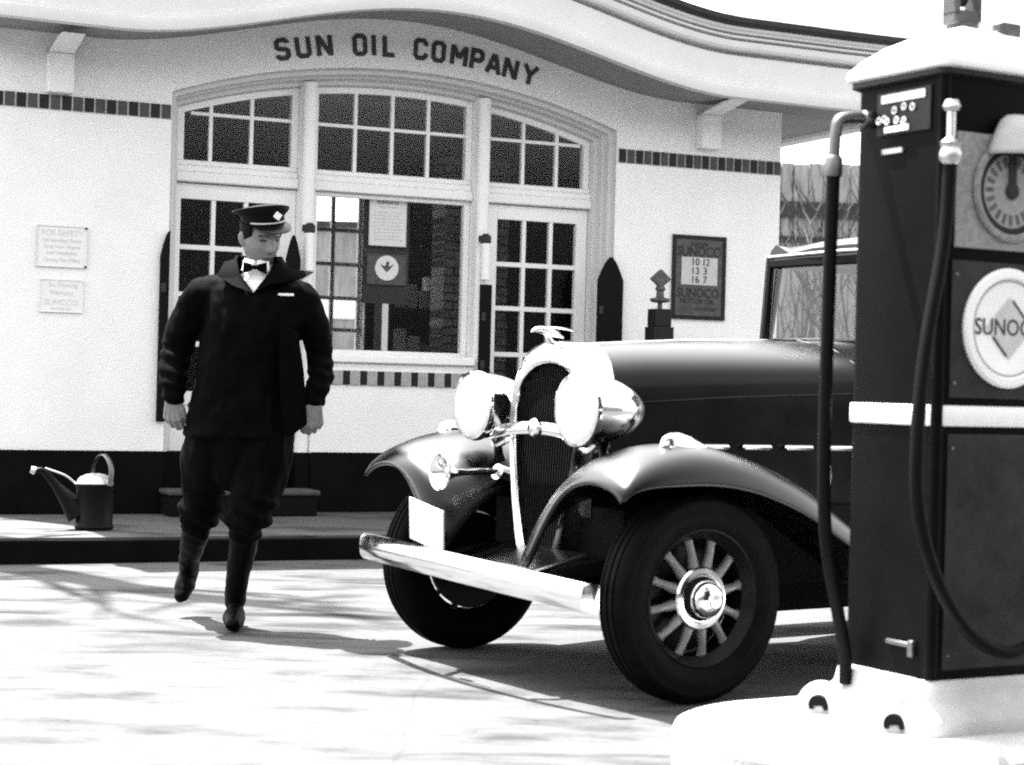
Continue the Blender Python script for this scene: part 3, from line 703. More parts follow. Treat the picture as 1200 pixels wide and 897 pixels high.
for i in range(-12, 13):
    y = i * .0155
    zz = [z for yy, z in inner if yy >= abs(y)]
    if len(zz) < 1: continue
    z0 = max(.44, min(zz)); z1 = max(zz)
    if z1 - z0 > .05: k.box(fa(z0) - .034, fa(z0) - .03, y - .002, y + .002, z0, z0 + .001) ; k.hexa([(fa(z0) - .034, y - .0025, z0), (fa(z0) - .018, y - .0025, z0), (fa(z0) - .018, y + .0025, z0), (fa(z0) - .034, y + .0025, z0)], [(fa(z1) - .034, y - .0025, z1), (fa(z1) - .018, y - .0025, z1), (fa(z1) - .018, y + .0025, z1), (fa(z1) - .034, y + .0025, z1)])
k.build('grille', M['dark'], CAR, smooth=False)
# bird ornament
k = MB(); bx, bz = .115, 1.205; k.X = Matrix.Translation((bx, 0, bz)) @ Matrix.Scale(.82, 4) @ Matrix.Translation((-bx, 0, -bz))
k.tube(catmull([(bx - .02, 0, bz - .005), (bx - .005, 0, bz + .02), (bx + .005, 0, bz + .035)], 4), lerp_list([.02, .012, .012], 4), 10)
k.tube(catmull([(bx + .085, 0, bz + .040), (bx + .06, 0, bz + .052), (bx + .02, 0, bz + .05), (bx - .04, 0, bz + .036), (bx - .09, 0, bz + .02)], 4), lerp_list([.002, .011, .018, .014, .003], 4), 12)
for q in (1, -1):
    rg = []
    for i in range(7):
        u = i / 6; c = Vector((bx + .035 - .15 * u, q * (.012 + .05 * math.sin(u * 1.7)), bz + .055 + .012 * math.sin(u * 3) - .012 * u)); ch = .032 * (1 - u) + .004
        rg.append([c + Vector((ch, 0, 0)), c + Vector((0, 0, .006 * (1 - u) + .001)), c + Vector((-ch, 0, 0)), c + Vector((0, 0, -.004))])
    k.loft(rg)
k.build('bird_ornament', M['chrome'], CAR)

# headlights on a cross bar
AX = Matrix.Rotation(R(90), 4, 'Y')                                # local z -> forward x
for q in (1, -1):
    T = Matrix.Translation((.13, q * .332, .965)) @ AX
    k = MB(); k.lathe([(.006, -.20), (.03, -.192), (.06, -.165), (.088, -.12), (.107, -.07), (.119, -.02), (.124, .04), (.124, .06)], T, 40); o = k.build('headlight', M['chrome'], CAR)
    k = MB(); k.lathe([(.124, .058), (.132, .062), (.133, .075), (.128, .088), (.118, .092), (.118, .086)], T, 40, cap=False); k.build('headlight_rim', M['chrome'], o)
    k = MB(); k.lathe([(.118, .086), (.10, .097), (.07, .105), (.035, .109), (.004, .110)], T, 40); k.build('lens', M['lens'], o)
    k = MB(); k.tube(catmull([(.10, q * .332, .85), (.09, q * .335, .80), (.06, q * .36, .74)], 4), [.03, .022, .018, .018, .018, .019, .022, .028, .035], 12); k.build('stanchion', M['paint'], o)
    k = MB(); k.tube(catmull([(.12, q * .325, .845), (.13, q * .29, .82), (.125, q * .24, .835), (.11, q * .20, .86)], 4), .013, 8); k.build('bracket', M['chrome'], o)
k = MB()
pth = catmull([(.145, y, .862 + .030 * (1 - (y / .31) ** 2)) for y in (-.31, -.2, -.1, 0, .1, .2, .31)], 3)
k.loft([[p + Vector((dx, 0, dz)) for dx, dz in ((.012, 0), (.007, .022), (-.007, .022), (-.012, 0), (-.007, -.022), (.007, -.022))] for p in pth]); k.build('cross_bar', M['chrome'], CAR)
k = MB(); k.lathe([(.03, 0), (.034, .006), (.028, .014), (.004, .018)], Matrix.Translation((.156, 0, .893)) @ AX, 20); k.build('cross_bar_medallion', M['chrome'], CAR)
# horn under the far light
k = MB(); T = Matrix.Translation((.40, -.235, .722)) @ AX
k.lathe([(.012, -.24), (.014, -.10), (.02, -.05), (.034, -.015), (.060, .01), (.068, .015), (.070, .010), (.062, .004), (.034, -.02), (.018, -.06), (.006, -.08)], T, 28); k.tube([(.16, -.235, .722), (.08, -.25, .70), (-.02, -.25, .70)], .03, 12); k.build('horn', M['chrome'], CAR)

# fenders
FA = [.392, .375, .34, .29, .23, .14, .04, -.08, -.19, -.28, -.345, -.41, -.47, -.53, -.59, -.655, -.72, -.85, -1.0, -1.14]
FZ = [.735, .762, .793, .818, .84, .86, .868, .858, .835, .806, .782, .755, .724, .691, .656, .612, .565, .47, .375, .315]
def fender_sec(i):
    a, zc = FA[i], FZ[i]
    lat = [.235, .29, .35, .42, .50, .58, .65, .71, .76, .80, .828, .84, .843]
    off = [-.20, -.135, -.085, -.045, -.018, -.004, 0, -.006, -.020, -.043, -.078, -.115, -.135]
    z = [zc + o for o in off]
    u = max(0, min(1, (a - .10) / .29))                            # the front drops to the frame on the inner side
    if u > 0:
        drop = [.13, .11, .085, .045, .015, .004, 0, 0, -.004, -.015, -.035, -.06, -.075]
        z = [zz - d * u ** 1.4 for zz, d in zip(z, drop)]
    if a < -.6:
        v = min(1, (-.6 - a) / .5); z = [zz * (1 - v) + (zc - .02 * (l > .8)) * v for zz, l in zip(z, lat)]
    if i == 0: lat = [.30 + (l - .235) * .86 for l in lat]
    return [(a - (.03 if i == 0 else 0) * 0, l, zz) for l, zz in zip(lat, z)]
for q in (1, -1):
    k = MB(); k.loft([[(a, q * l, z) for a, l, z in fender_sec(i)] for i in range(len(FA))], False, False)
    o = k.build('front_fender', M['paint'], CAR, angle=60); sm = o.modifiers.new('sub', 'SUBSURF'); sm.levels = sm.render_levels = 1; sd = o.modifiers.new('sheet', 'SOLIDIFY'); sd.thickness = .014; sd.offset = -1
    k = MB(); k.loft([[(.06 + dx, q * .70 + .026 * r_ * math.cos(t), .852 + .048 * r_ * math.sin(t)) for t in [PI * j / 8 for j in range(9)]] for dx, r_ in ((.075, .25), (.065, .7), (.04, .95), (0, 1), (-.05, .75), (-.09, .4), (-.12, .08))])
    k.build('parking_lamp', M['chrome'], o)
    # rear fender, running board
    k = MB(); cz = [(-2.18, .33), (-2.25, .55), (-2.38, .72), (-2.58, .82), (-2.8, .85), (-3.0, .81), (-3.2, .69), (-3.34, .50), (-3.40, .38)]
    k.loft([[(a, q * l, z + o_) for l, o_ in ((.56, -.02), (.63, .0), (.70, .0), (.76, -.012), (.81, -.05), (.83, -.12))] for a, z in cz], False, False)
    o = k.build('rear_fender', M['paint'], CAR, angle=60); sm = o.modifiers.new('sub', 'SUBSURF'); sm.levels = sm.render_levels = 1; sd = o.modifiers.new('sheet', 'SOLIDIFY'); sd.thickness = .014; sd.offset = -1
    k = MB(); k.box(-2.2, -1.1, min(q * .50, q * .83), max(q * .50, q * .83), .285, .315); k.build('running_board', M['tyre'], CAR, bevel=.01)

# wheels
def wheel(x, y, q):
    Rm = Matrix.Rotation(R(-90 * q), 4, 'X')                       # local z -> outward
    k = MB(); k.X = Rm; k.lathe([(.222, -.06), (.228, -.064), (.228, -.058), (.205, -.04), (.203, .03), (.226, .054), (.231, .064), (.226, .066), (.214, .052), (.196, .03), (.194, -.04)], None, 56, cap=False)
    k.lathe([(.188, -.055), (.185, -.03), (.17, -.022), (.02, -.02)], None, 40); wE = k.build('wheel', M['spoke'], CAR); wE.location = (x, y, .353)
    k = MB(); k.X = Rm
    k.lathe([(.218, -.05), (.228, -.062), (.255, -.073), (.295, -.077), (.33, -.068), (.347, -.05), (.352, -.035), (.346, -.033), (.346, -.027), (.353, -.025), (.353, -.006), (.346, -.004), (.346, .004), (.353, .006), (.353, .025),
             (.346, .027), (.346, .033), (.352, .035), (.347, .05), (.33, .068), (.318, .0735), (.314, .0725), (.295, .077), (.262, .0755), (.258, .073), (.228, .062), (.218, .05)], None, 72, cap=False); k.build('tyre', M['tyre'], wE, angle=50)
    for i in range(12):
        a = 2 * PI * (i + .35) / 12; d = Vector((math.cos(a), math.sin(a), 0)); tn = Vector((-d.y, d.x, 0)); rg = []
        for r_, wd, th, z in ((.075, .021, .02, .028), (.11, .018, .02, .03), (.15, .013, .018, .027), (.185, .014, .016, .020), (.204, .024, .014, .014)):
            rg.append([d * r_ + tn * wd * math.cos(t) + Vector((0, 0, z + th * math.sin(t))) for t in [2 * PI * j / 10 for j in range(10)]])
        k = MB(); k.X = Rm; k.loft(rg); k.build('spoke', M['spoke_bright'], wE)
    k = MB(); k.X = Rm; k.lathe([(.100, .03), (.106, .036), (.106, .05), (.100, .057), (.083, .060), (.078, .056)], None, 36); ho = k.build('hub_plate', M['chrome'], wE)
    k = MB(); k.X = Rm; k.lathe([(.076, .052), (.074, .062), (.064, .066)], None, 36); k.build('hub_ring', M['dark'], wE)
    k = MB(); k.X = Rm; k.lathe([(.062, .062), (.062, .085), (.055, .102), (.04, .112), (.022, .116), (.0215, .13), (.004, .131)], None, 32); k.build('hub_cap', M['chrome'], wE)
    return wE
M['spoke_bright'] = mat('light_spoke_paint', .14, .3, spec=.5)
wheel(0, .715, 1); wheel(0, -.69, -1); wheel(-2.85, .70, 1); wheel(-2.85, -.70, -1)

# bumpers
def bumper(name, x_c, x_e, z, hh, sgn):
    k = MB(); ys = [-.765, -.745, -.68, -.5, -.3, -.1, .1, .3, .5, .66, .715, .73]; rg = []
    for y in ys:
        u = (y / .755) ** 2; x = x_c + (x_e - x_c) * u - sgn * (.03 if y in (ys[0], ys[-1]) else 0); h = hh * (.9 if y in (ys[0], ys[-1]) else 1)
        rg.append([(x + sgn * dx, y, z + dz * h - .02 * u - .024 * (y / .755) * sgn + .006) for dx, dz in ((-.012, -.5), (.0, -.5), (.012, -.36), (.017, -.1), (.017, .1), (.012, .36), (.0, .5), (-.012, .5))])
    k.loft(rg); return k.build(name, M['chrome'], CAR, angle=40)
fb = bumper('front_bumper', .52, .43, .401, .098, 1); bumper('rear_bumper', -3.62, -3.54, .44, .088, -1)
for q in (1, -1):
    k = MB(); k.tube(catmull([(.25, q * .33, .38), (.34, q * .33, .39), (.43, q * .31, .415), (.49, q * .27, .425)], 3), .018, 8); k.build('bumper_iron', M['steel'], CAR)
k = MB(); k.X = Matrix.Translation((.50, -.17, .535)) @ Matrix.Rotation(R(-9), 4, 'X') @ Matrix.Rotation(R(8), 4, 'Y')
k.box(-.004, .004, -.118, .118, -.078, .078); o = k.build('licence_plate', M['plate'], CAR, bevel=.003)
k = MB(); k.box(.47, .49, -.21, -.15, .43, .50); k.build('plate_bracket', M['steel'], o)

# chassis: apron, frame, axle, engine bay
k = MB(); k.hexa([(.40, -.30, .34), (.40, .30, .34), (.05, .34, .34), (.05, -.34, .34)], [(.36, -.28, .40), (.36, .28, .40), (.11, .30, .47), (.11, -.30, .47)]); k.build('front_apron', M['paint'], CAR, bevel=.02)
k = MB(); k.box(-3.4, .05, -.40, .40, .34, .62); k.box(-1.3, -.3, -.16, .16, .20, .34); k.build('chassis', M['dark'], CAR, smooth=False)
for q in (1, -1):
    k = MB(); k.tube(catmull([(-.5, q * .36, .36), (0, q * .35, .42), (.25, q * .33, .40), (.37, q * .33, .35)], 4), .03, 8); k.build('frame_horn', M['dark'], CAR)
k = MB(); k.tube([(0, -.62, .33), (0, -.3, .27), (0, .3, .27), (0, .62, .33)], .03, 10); k.build('front_axle', M['dark'], CAR)
k = MB(); k.tube([(-2.85, -.62, .35), (-2.85, .62, .35)], .04, 10); k.ball((-2.85, 0, .35), .13); k.build('rear_axle', M['dark'], CAR)

# body shell below the belt
def ssec(a, wd, z0, z1, n=28, e=.34):
    cz, hz = (z0 + z1) / 2, (z1 - z0) / 2; out = []
    for j in range(n):
        t = 2 * PI * j / n; c_, s_ = math.cos(t), math.sin(t)
        out.append((a, wd * math.copysign(abs(c_) ** e, c_), cz + hz * math.copysign(abs(s_) ** e, s_)))
    return out
k = MB(); k.loft([ssec(*p) for p in ((-1.12, .37, .40, 1.20), (-1.30, .45, .38, 1.235), (-1.45, .52, .37, 1.25), (-1.8, .60, .36, 1.25), (-2.3, .64, .36, 1.245), (-2.8, .62, .40, 1.235), (-3.2, .54, .46, 1.20), (-3.42, .42, .55, 1.08), (-3.48, .30, .62, .95))]); k.build('body', M['paint'], CAR, angle=50)
# roof and pillars
def roof_ring(a, wd, ze, zt):
    top = [(wd, ze), (wd + .004, ze + .02), (wd, ze + .045), (wd * .93, ze + .072), (wd * .75, zt - .022), (wd * .45, zt - .006), (0, zt)]
    pts = top + [(-y, z) for y, z in reversed(top[:-1])]
    low = [(y * .97, z - .02) for y, z in [(wd, ze), (wd * .7, zt - .045), (0, zt - .03), (-wd * .7, zt - .045), (-wd, ze)]]
    return [(a, y, z) for y, z in pts] + [(a, y, z) for y, z in reversed(low)]
k = MB(); k.loft([roof_ring(*p) for p in ((-1.375, .47, 1.602, 1.655), (-1.40, .495, 1.600, 1.672), (-1.48, .515, 1.600, 1.695), (-1.7, .545, 1.60, 1.72), (-2.2, .565, 1.60, 1.73), (-2.7, .55, 1.595, 1.715), (-3.1, .48, 1.58, 1.67), (-3.25, .42, 1.54, 1.62), (-3.30, .38, 1.50, 1.56))]); k.build('roof', M['paint'], CAR, angle=40)
k = MB(); k.tube([(-1.372, -.475, 1.622), (-1.362, 0, 1.63), (-1.372, .475, 1.622)], .008, 8); k.tube(catmull([(-1.372, -.475, 1.622), (-1.42, -.51, 1.625), (-1.8, -.555, 1.632), (-2.6, -.56, 1.63)], 4), .007, 8); k.tube(catmull([(-1.372, .475, 1.622), (-1.42, .51, 1.625), (-1.8, .555, 1.632), (-2.6, .56, 1.63)], 4), .007, 8); k.build('drip_moulding', M['chrome'], CAR)
for q in (1, -1):
    for n_, (a0, y0, a1, y1, r_) in enumerate(((-1.365, .490, -1.385, .478, .030), (-1.42, .53, -1.46, .503, .024), (-2.22, .615, -2.22, .555, .035), (-2.95, .585, -2.92, .505, .06))):
        k = MB(); k.tube([(a0, q * y0, 1.22), (a1, q * y1, 1.615)], [r_, r_ * .95], 10, flat=.75); k.build('window_pillar', M['paint'], CAR)
    k = MB(); k.add([(-1.44, q * .53, 1.235), (-2.22, q * .605, 1.24), (-2.22, q * .545, 1.6), (-1.47, q * .50, 1.6)], [(0, 1, 2, 3)]); k.add([(-2.22, q * .605, 1.24), (-2.95, q * .575, 1.23), (-2.92, q * .50, 1.59), (-2.22, q * .545, 1.6)], [(0, 1, 2, 3)]); k.build('side_glass', M['carglass'], CAR, smooth=False)
k = MB(); k.add([(-1.362, -.475, 1.25), (-1.362, .475, 1.25), (-1.385, .465, 1.605), (-1.385, -.465, 1.605)], [(0, 1, 2, 3)]); o = k.build('windscreen', M['carglass'], CAR, smooth=False)
k = MB(); k.tube([(-1.363, -.47, 1.262), (-1.384, -.46, 1.594), (-1.384, .46, 1.594), (-1.363, .47, 1.262), (-1.363, -.47, 1.262)], .011, 8); k.build('windscreen_frame', M['paint'], o)
k = MB(); k.hexa([(-1.36, -.47, 1.575), (-1.36, .47, 1.575), (-1.40, .47, 1.575), (-1.40, -.47, 1.575)], [(-1.362, -.475, 1.61), (-1.362, .475, 1.61), (-1.41, .475, 1.61), (-1.41, -.475, 1.61)]); k.build('header', M['dark'], CAR, bevel=.006)
k = MB(); rg = []
for q in (1, -1):
    k.loft([[(-2.98, q * .56, 1.2), (-2.95, q * .50, 1.62)], [(-3.28, q * .45, 1.15), (-3.22, q * .42, 1.58)], [(-3.42, q * .32, 1.08), (-3.30, q * .30, 1.54)]], False, False)
k.loft([[(-3.42, .32, 1.05), (-3.44, -.32, 1.05)], [(-3.39, .32, 1.25), (-3.40, -.32, 1.25)]], False, False); k.build('rear_quarter', M['paint'], CAR)
k = MB(); k.add([(-3.39, -.32, 1.25), (-3.39, .32, 1.25), (-3.31, .30, 1.52), (-3.31, -.30, 1.52)], [(0, 1, 2, 3)]); k.build('rear_glass', M['carglass'], CAR, smooth=False)
for a in (-2.05, -2.95):
    k = MB(); k.box(a - .12, a, -.50, .50, .7, 1.28); k.build('seat_back', M['seat'], CAR, bevel=.04)
k = MB(); k.tube([(-1.75, .28 + .19 * math.cos(t), 1.13 + .19 * math.sin(t)) for t in [2 * PI * j / 24 for j in range(25)]], .011, 8); k.tube([(-1.75, .28, 1.13), (-1.4, .28, .95)], .018, 8); k.build('steering_wheel', M['dark'], CAR)

# ------------------------------------------------------------ petrol pump island
IS = Matrix.Translation((1.23, 5.30, 0)) @ Matrix.Rotation(R(29.4), 4, 'Z')
k = MB(); k.X = IS; rr_ = .48; cap_ = [(-.32 + rr_ * math.cos(t), rr_ * math.sin(t)) for t in [PI / 2 + PI * j / 24 for j in range(25)]] + [(4, -rr_), (4, rr_)]
k.prism(cap_, lambda a, b, t: (a, b, t), -.05, .12)
tag(k.build('pump_island', M['island'], bevel=.03), kind='structure')

M['steel_bright'] = mat('worn_nickel', .5, .35, metal=1, var=.3, vscale=30)
PU = thing('gas_pump', 'tall dark clock-face gas pump with white band, round emblem and white roof on the island', 'gas pump', (1.23, 5.30, .12), R(29.4))
bx0, bx1, by0, by1 = -.172, .332, -.172, .198; cx = .075
def rrect(o, z, r_=.03, n=5):
    x0, x1, y0, y1 = bx0 - o, bx1 + o, by0 - o, by1 + o; out = []
    for (qx, qy, a0) in ((x1 - r_, y1 - r_, 0), (x0 + r_, y1 - r_, 90), (x0 + r_, y0 + r_, 180), (x1 - r_, y0 + r_, 270)):
        out += [(qx + r_ * math.cos(R(a0 + 90 * i / n)), qy + r_ * math.sin(R(a0 + 90 * i / n)), z) for i in range(n + 1)]
    return out
k = MB(); k.loft([rrect(0, .13), rrect(0, 1.84)]); k.build('cabinet', M['pump'], PU, angle=40)
k = MB(); k.loft([rrect(.075, .0, .05), rrect(.075, .03, .05), rrect(.07, .045, .05), rrect(.05, .07, .045), rrect(.028, .09, .04), rrect(.022, .115, .035), rrect(.020, .128, .035), rrect(.008, .142)]); k.build('base_skirt', M['base'], PU, angle=40)
for yy in (-.09, .235):                                            # cast lugs left of the base; thin dark arches imitate the shade of hollows
    k = MB(); k.X = Matrix.Translation((bx0 - .045, yy, 0)); k.ball((0, 0, .0), (.075, .07, .085), 20, 12); lo = k.build('base_lug', M['base'], PU)
    k = MB(); k.X = Matrix.Translation((bx0 - .045 - .052, yy - .050, .026)) @ Matrix.Rotation(R(45), 4, 'Z'); k.prism([(-.026, -.012), (-.012, -.014), (-.010, -.004), (.012, -.002), (.020, -.016), (.028, -.014)] + [(.028 * math.cos(t), .002 + .026 * math.sin(t)) for t in [PI * j / 10 for j in range(11)]], lambda a, b, t: (t, -a, b), -.006, .03); k.build('hollow_shade_patch', M['dark'], lo, smooth=False)
k = MB(); k.loft([rrect(.004, .842), rrect(.006, .845), rrect(.006, .895), rrect(.004, .898)]); k.build('white_band', M['pump_white'], PU, angle=40)
# corner mouldings
for x, y in ((bx0 + .01, by0 + .01), (bx1 - .01, by0 + .01)):
    k = MB(); k.tube([(x, y, .145), (x, y, 1.81)], .018, 12); k.build('corner_moulding', M['pump'], PU)
# roof
k = MB(); k.loft([rrect(.015, 1.825, .03), rrect(.030, 1.83, .04), rrect(.034, 1.845, .04), rrect(.028, 1.86, .04)] + [[(cx + (x - cx) * s_, y * s_, z) for x, y, _ in rrect(.028, 0, .04)] for s_, z in ((.90, 1.888), (.72, 1.925), (.5, 1.955), (.28, 1.976), (.08, 1.984))]); k.build('canopy', M['pump_white'], PU, angle=50)
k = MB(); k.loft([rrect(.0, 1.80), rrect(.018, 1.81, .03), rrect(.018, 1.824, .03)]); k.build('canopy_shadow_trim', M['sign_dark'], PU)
# globe frame on top
k = MB(); k.X = Matrix.Translation((.035, -.01, 1.985)); k.lathe([(.05, -.02), (.045, .0), (.03, .012)], None, 24)
for a, b in ((-.052, -.030), (.030, .052)): k.box(a, b, -.03, .03, .02, .30)
k.box(-.052, .052, -.03, .03, .0, .045); k.box(-.052, .052, -.03, .03, .30, .33); k.build('finial_frame', M['tile_grey'], PU, bevel=.008)
k = MB(); k.X = Matrix.Translation((.035, -.01, 1.985)); k.ball((0, 0, .14), (.028, .02, .085)); k.build('finial_lamp', M['sign_dark'], PU)
k = MB(); k.box(.12, .19, -.09, -.02, 1.93, 2.0); k.build('vent_box', M['sign_mid'], PU, bevel=.006)
k = MB(); k.ball((.09, -.04, 1.975), .028); k.build('vent_knob', M['pump_white'], PU)
# dial side
fy = by0 - .001
k = MB(); k.box(bx0 + .045, bx1 - .045, fy - .005, fy, 1.335, 1.655); k.build('dial_panel', M['dial_panel'], PU, bevel=.004)
k = MB(); k.box(bx0 + .04, bx1 - .04, fy - .004, fy, .92, 1.30); k.box(bx0 + .04, bx1 - .04, fy - .004, fy, .17, .82); k.build('door_panel', M['pump_front'], PU, bevel=.003)
def face(x, z, y=0): return Matrix.Translation((x, fy - y, z)) @ Matrix.Rotation(R(90), 4, 'X')
DZ = 1.502
k = MB(); k.lathe([(.140, .004), (.144, .012), (.138, .020), (.128, .022), (.122, .014)], face(cx, DZ), 56, cap=False); dr = k.build('dial_ring', M['dial_panel'], PU)
k = MB(); k.lathe([(.124, .008), (.124, .012), (.106, .0122), (.104, .010)], face(cx, DZ), 56, cap=False); k.build('dial_dark_ring', M['sign_dark'], dr)
k = MB(); k.lathe([(.108, .006), (.108, .009)], face(cx, DZ), 56); df = k.build('dial_face', M['dial'], PU)
k = MB()
for i in range(20):
    a = 2 * PI * i / 20; T = face(cx + .082 * math.sin(a), DZ + .082 * math.cos(a), .0095) @ Matrix.Rotation(-a, 4, 'Z')
    k.X = T; k.box(-.006, .006, -.014, .014, 0, .001)
k.X = Matrix.Identity(4); k.build('dial_marks', M['sign_mid'], df, smooth=False)
k = MB(); k.X = face(cx, DZ, .0115); k.box(-.014, .014, -.005, .105, 0, .003); k.lathe([(.024, 0), (.022, .006), (.004, .008)], None, 20); k.build('dial_hand', M['ink'], df)
k = MB(); k.X = Matrix.Translation((cx, by0 - .02, 1.60)); k.loft([[(r_ * math.cos(t), -r_ * .75 * math.sin(t), z) for t in [PI * j / 16 for j in range(17)]] for r_, z in ((.105, 0), (.10, .012), (.085, .05), (.06, .095), (.035, .112), (.01, .115))], False, False)
o = k.build('lamp_hood', M['base'], PU); sd = o.modifiers.new('sheet', 'SOLIDIFY'); sd.thickness = .006
k = MB(); k.box(cx - .05, cx + .05, by0 - .04, by0, 1.60, 1.64); k.build('hood_lamp', M['sign_dark'], PU)
# round emblem
EZ = 1.118
k = MB(); k.lathe([(.166, .003), (.168, .012), (.160, .020), (.142, .021), (.136, .014), (.132, .013)], face(cx, EZ), 64); eo = k.build('emblem_disc', M['pump_white'], PU)
k = MB(); k.lathe([(.1365, .0155), (.1335, .0165), (.1305, .0155)], face(cx, EZ), 64, cap=False); k.build('emblem_ring', M['tile_pale'], eo)
k = MB(); fn = lambda a, b, t: (cx + a, fy - .0135 - t, EZ + b); k.prism([(0, .088), (.088, 0), (0, -.088), (-.088, 0)], fn, 0, .0012); k.build('emblem_diamond', M['emblem_grey'] if 'emblem_grey' in M else M['sign_pale'], eo, smooth=False)
k = MB(); k.X = face(cx, EZ, .0155); k.text('SUNOCO', .066, Matrix.Identity(4), .0008, sx=.92); k.X = Matrix.Identity(4); k.stroke([(-.062, -.025), (-.01, -.078)], .006, fn, .002, .003); k.stroke([(.062, .025), (.01, .078)], .006, fn, .002, .003); k.build('emblem_lettering', M['ink'], eo, smooth=False)
# name plate on the left side near the top
lx = bx0 - .001
k = MB(); k.box(lx - .006, lx, -.125, .10, 1.66, 1.785); npo = k.build('name_plate', M['sign_dark'], PU, bevel=.003)
k = MB(); k.box(lx - .011, lx - .0065, -.105, .075, 1.752, 1.775); k.box(lx - .011, lx - .0065, -.04, .06, 1.668, 1.684)
for yy, z in ((.085, 1.705), (.062, 1.708), (.05, 1.70), (.01, 1.70), (-.02, 1.735), (.02, 1.728), (-.055, 1.73), (-.02, 1.695)):
    k.tube([(lx - .010, yy + .008 * math.cos(t), z + .009 * math.sin(t)) for t in [2 * PI * j / 10 for j in range(11)]], .003, 6)
k.build('plate_relief', M['pump_white'], npo, smooth=False)
k = MB(); k.box(lx - .006, lx - .0, -.01, .075, 1.608, 1.622); k.build('side_label', M['tile_pale'], PU)
k = MB(); k.box(lx - .012, lx, -.10, .0, .225, .238); k.box(lx - .016, lx, -.115, -.095, .20, .245); k.build('latch', M['steel'], PU, bevel=.003)
for z in (.21, .78, .96, 1.26):
    for x in (bx0 + .055, bx1 - .055):
        k = MB(); k.lathe([(.006, 0), (.0055, .003), (.002, .004)], face(x, z, .004), 10); k.build('screw', M['steel'], PU)
k = MB(); k.lathe([(.016, 0), (.016, .006), (.008, .008)], face(bx1 - .07, .52, .004), 16); k.box(bx1 - .073, bx1 - .067, fy - .0135, fy - .012, .51, .53); k.build('lock', M['steel'], PU)
# hose pipes
k = MB(); k.tube(catmull([(bx0 + .01, .13, 1.715), (bx0 - .05, .13, 1.717), (bx0 - .115, .13, 1.705), (bx0 - .13, .13, 1.665), (bx0 - .134, .13, 1.60)], 5), .017, 14)
k.lathe([(.0, 0), (.024, 0), (.024, .03), (.018, .035)], Matrix.Translation((bx0 - .001, .13, 1.715)) @ Matrix.Rotation(R(-90), 4, 'Y'), 16)
k.lathe([(.024, 0), (.026, .01), (.026, .05), (.02, .06)], Matrix.Translation((bx0 - .135, .13, 1.54)), 16); po = k.build('hose_pipe', M['brass_dark'] if 'brass_dark' in M else M['steel'], PU)
k = MB(); k.tube(catmull([(bx0 - .135, .13, 1.56), (bx0 - .140, .13, 1.2), (bx0 - .142, .13, .8), (bx0 - .125, .135, .52), (bx0 - .07, .14, .30), (bx0 - .04, .14, .18), (bx0 - .035, .14, .09)], 8), .019, 12); k.build('hose', M['hose'], PU)
# second hose at the near corner
qx, qy = bx0 - .015, by0 - .03
k = MB(); k.lathe([(.02, 0), (.03, .012), (.032, .03), (.026, .045), (.03, .06), (.012, .075)], Matrix.Translation((qx + .01, qy - .005, 1.555)), 14); k.lathe([(.018, 0), (.026, .012), (.018, .03)], Matrix.Translation((qx + .01, qy - .005, 1.70)), 14)
k.tube([(qx + .01, qy - .005, 1.60), (qx + .01, qy - .005, 1.71)], .012, 10); k.build('hose_fitting', M['steel_bright'], PU)
k = MB(); k.tube(catmull([(qx + .01, qy - .005, 1.57), (qx - .01, qy - .01, 1.35), (qx - .075, qy - .02, 1.05), (qx - .105, qy - .03, .8), (qx - .095, qy - .035, .60), (qx - .03, qy - .05, .41), (qx + .09, qy - .06, .27), (qx + .25, qy - .06, .225), (qx + .42, qy - .05, .33), (qx + .53, qy - .01, .6)], 8), .019, 12); k.build('hose', M['hose'], PU)
# ------------------------------------------------------------ the attendant, mid-stride
MAN = thing('person', 'man in a black jacket, breeches, boots and peaked cap striding across the forecourt', 'person', (-1.117, 7.633, 0), 0)
HC = Vector((.062, .02, 1.628))
HR = Matrix.Translation(HC) @ Matrix.Rotation(R(38), 4, 'Z') @ Matrix.Rotation(R(17), 4, 'X') @ Matrix.Rotation(R(-3), 4, 'Y')
def gs(d, w): return math.exp(-(d / w) ** 2)
def head_rings():
    n, m = 72, 56; rings = []
    for i in range(m + 1):
        th = PI * (.006 + .988 * i / m); ring = []
        for j in range(n):
            ph = 2 * PI * j / n
            x, y, z = math.sin(th) * math.sin(ph), -math.sin(th) * math.cos(ph), math.cos(th)
            px, py, pz = .076 * x, .096 * y + .004, .126 * z
            front = max(0, -y)
            if pz < -.01:                                             # jaw
                t = min(1, (-.01 - pz) / .116); px *= 1 - .30 * t ** 1.3
                if y > 0: py *= 1 - .35 * t
                py -= .016 * t * front
            if pz > .02 and y < 0: py += .008 * min(1, (pz - .02) / .08) * front
            fx = abs(px)
            py -= .007 * gs(pz - .026, .012) * gs(fx - .025, .03) * front            # brow
            py += .013 * gs(pz - .006, .013) * gs(fx - .031, .016) * front           # sockets
            py -= .007 * gs(pz + .022, .020) * gs(fx - .046, .02) * front            # cheekbone
            nose = gs(px, .0085 + .006 * max(0, min(1, (.01 - pz) / .04))) * max(0, 1 - abs(pz + .028) / .045) ** .7 if pz < .02 else 0
            py -= .028 * nose * (1 if pz > -.036 else max(0, 1 - (-.036 - pz) / .012))
            py -= .006 * gs(pz + .062, .007) * gs(px, .022) * front                   # lips
            py += .004 * gs(pz + .069, .003) * gs(px, .024) * front
            py -= .005 * gs(pz + .077, .007) * gs(px, .018) * front
            py += .004 * gs(pz + .088, .007) * gs(px, .025) * front
            py -= .009 * gs(pz + .112, .014) * gs(px, .022) * front                   # chin
            ring.append(HR @ Vector((px, py, pz)))
        rings.append(ring)
    return rings
b = MB(); b.loft(head_rings())
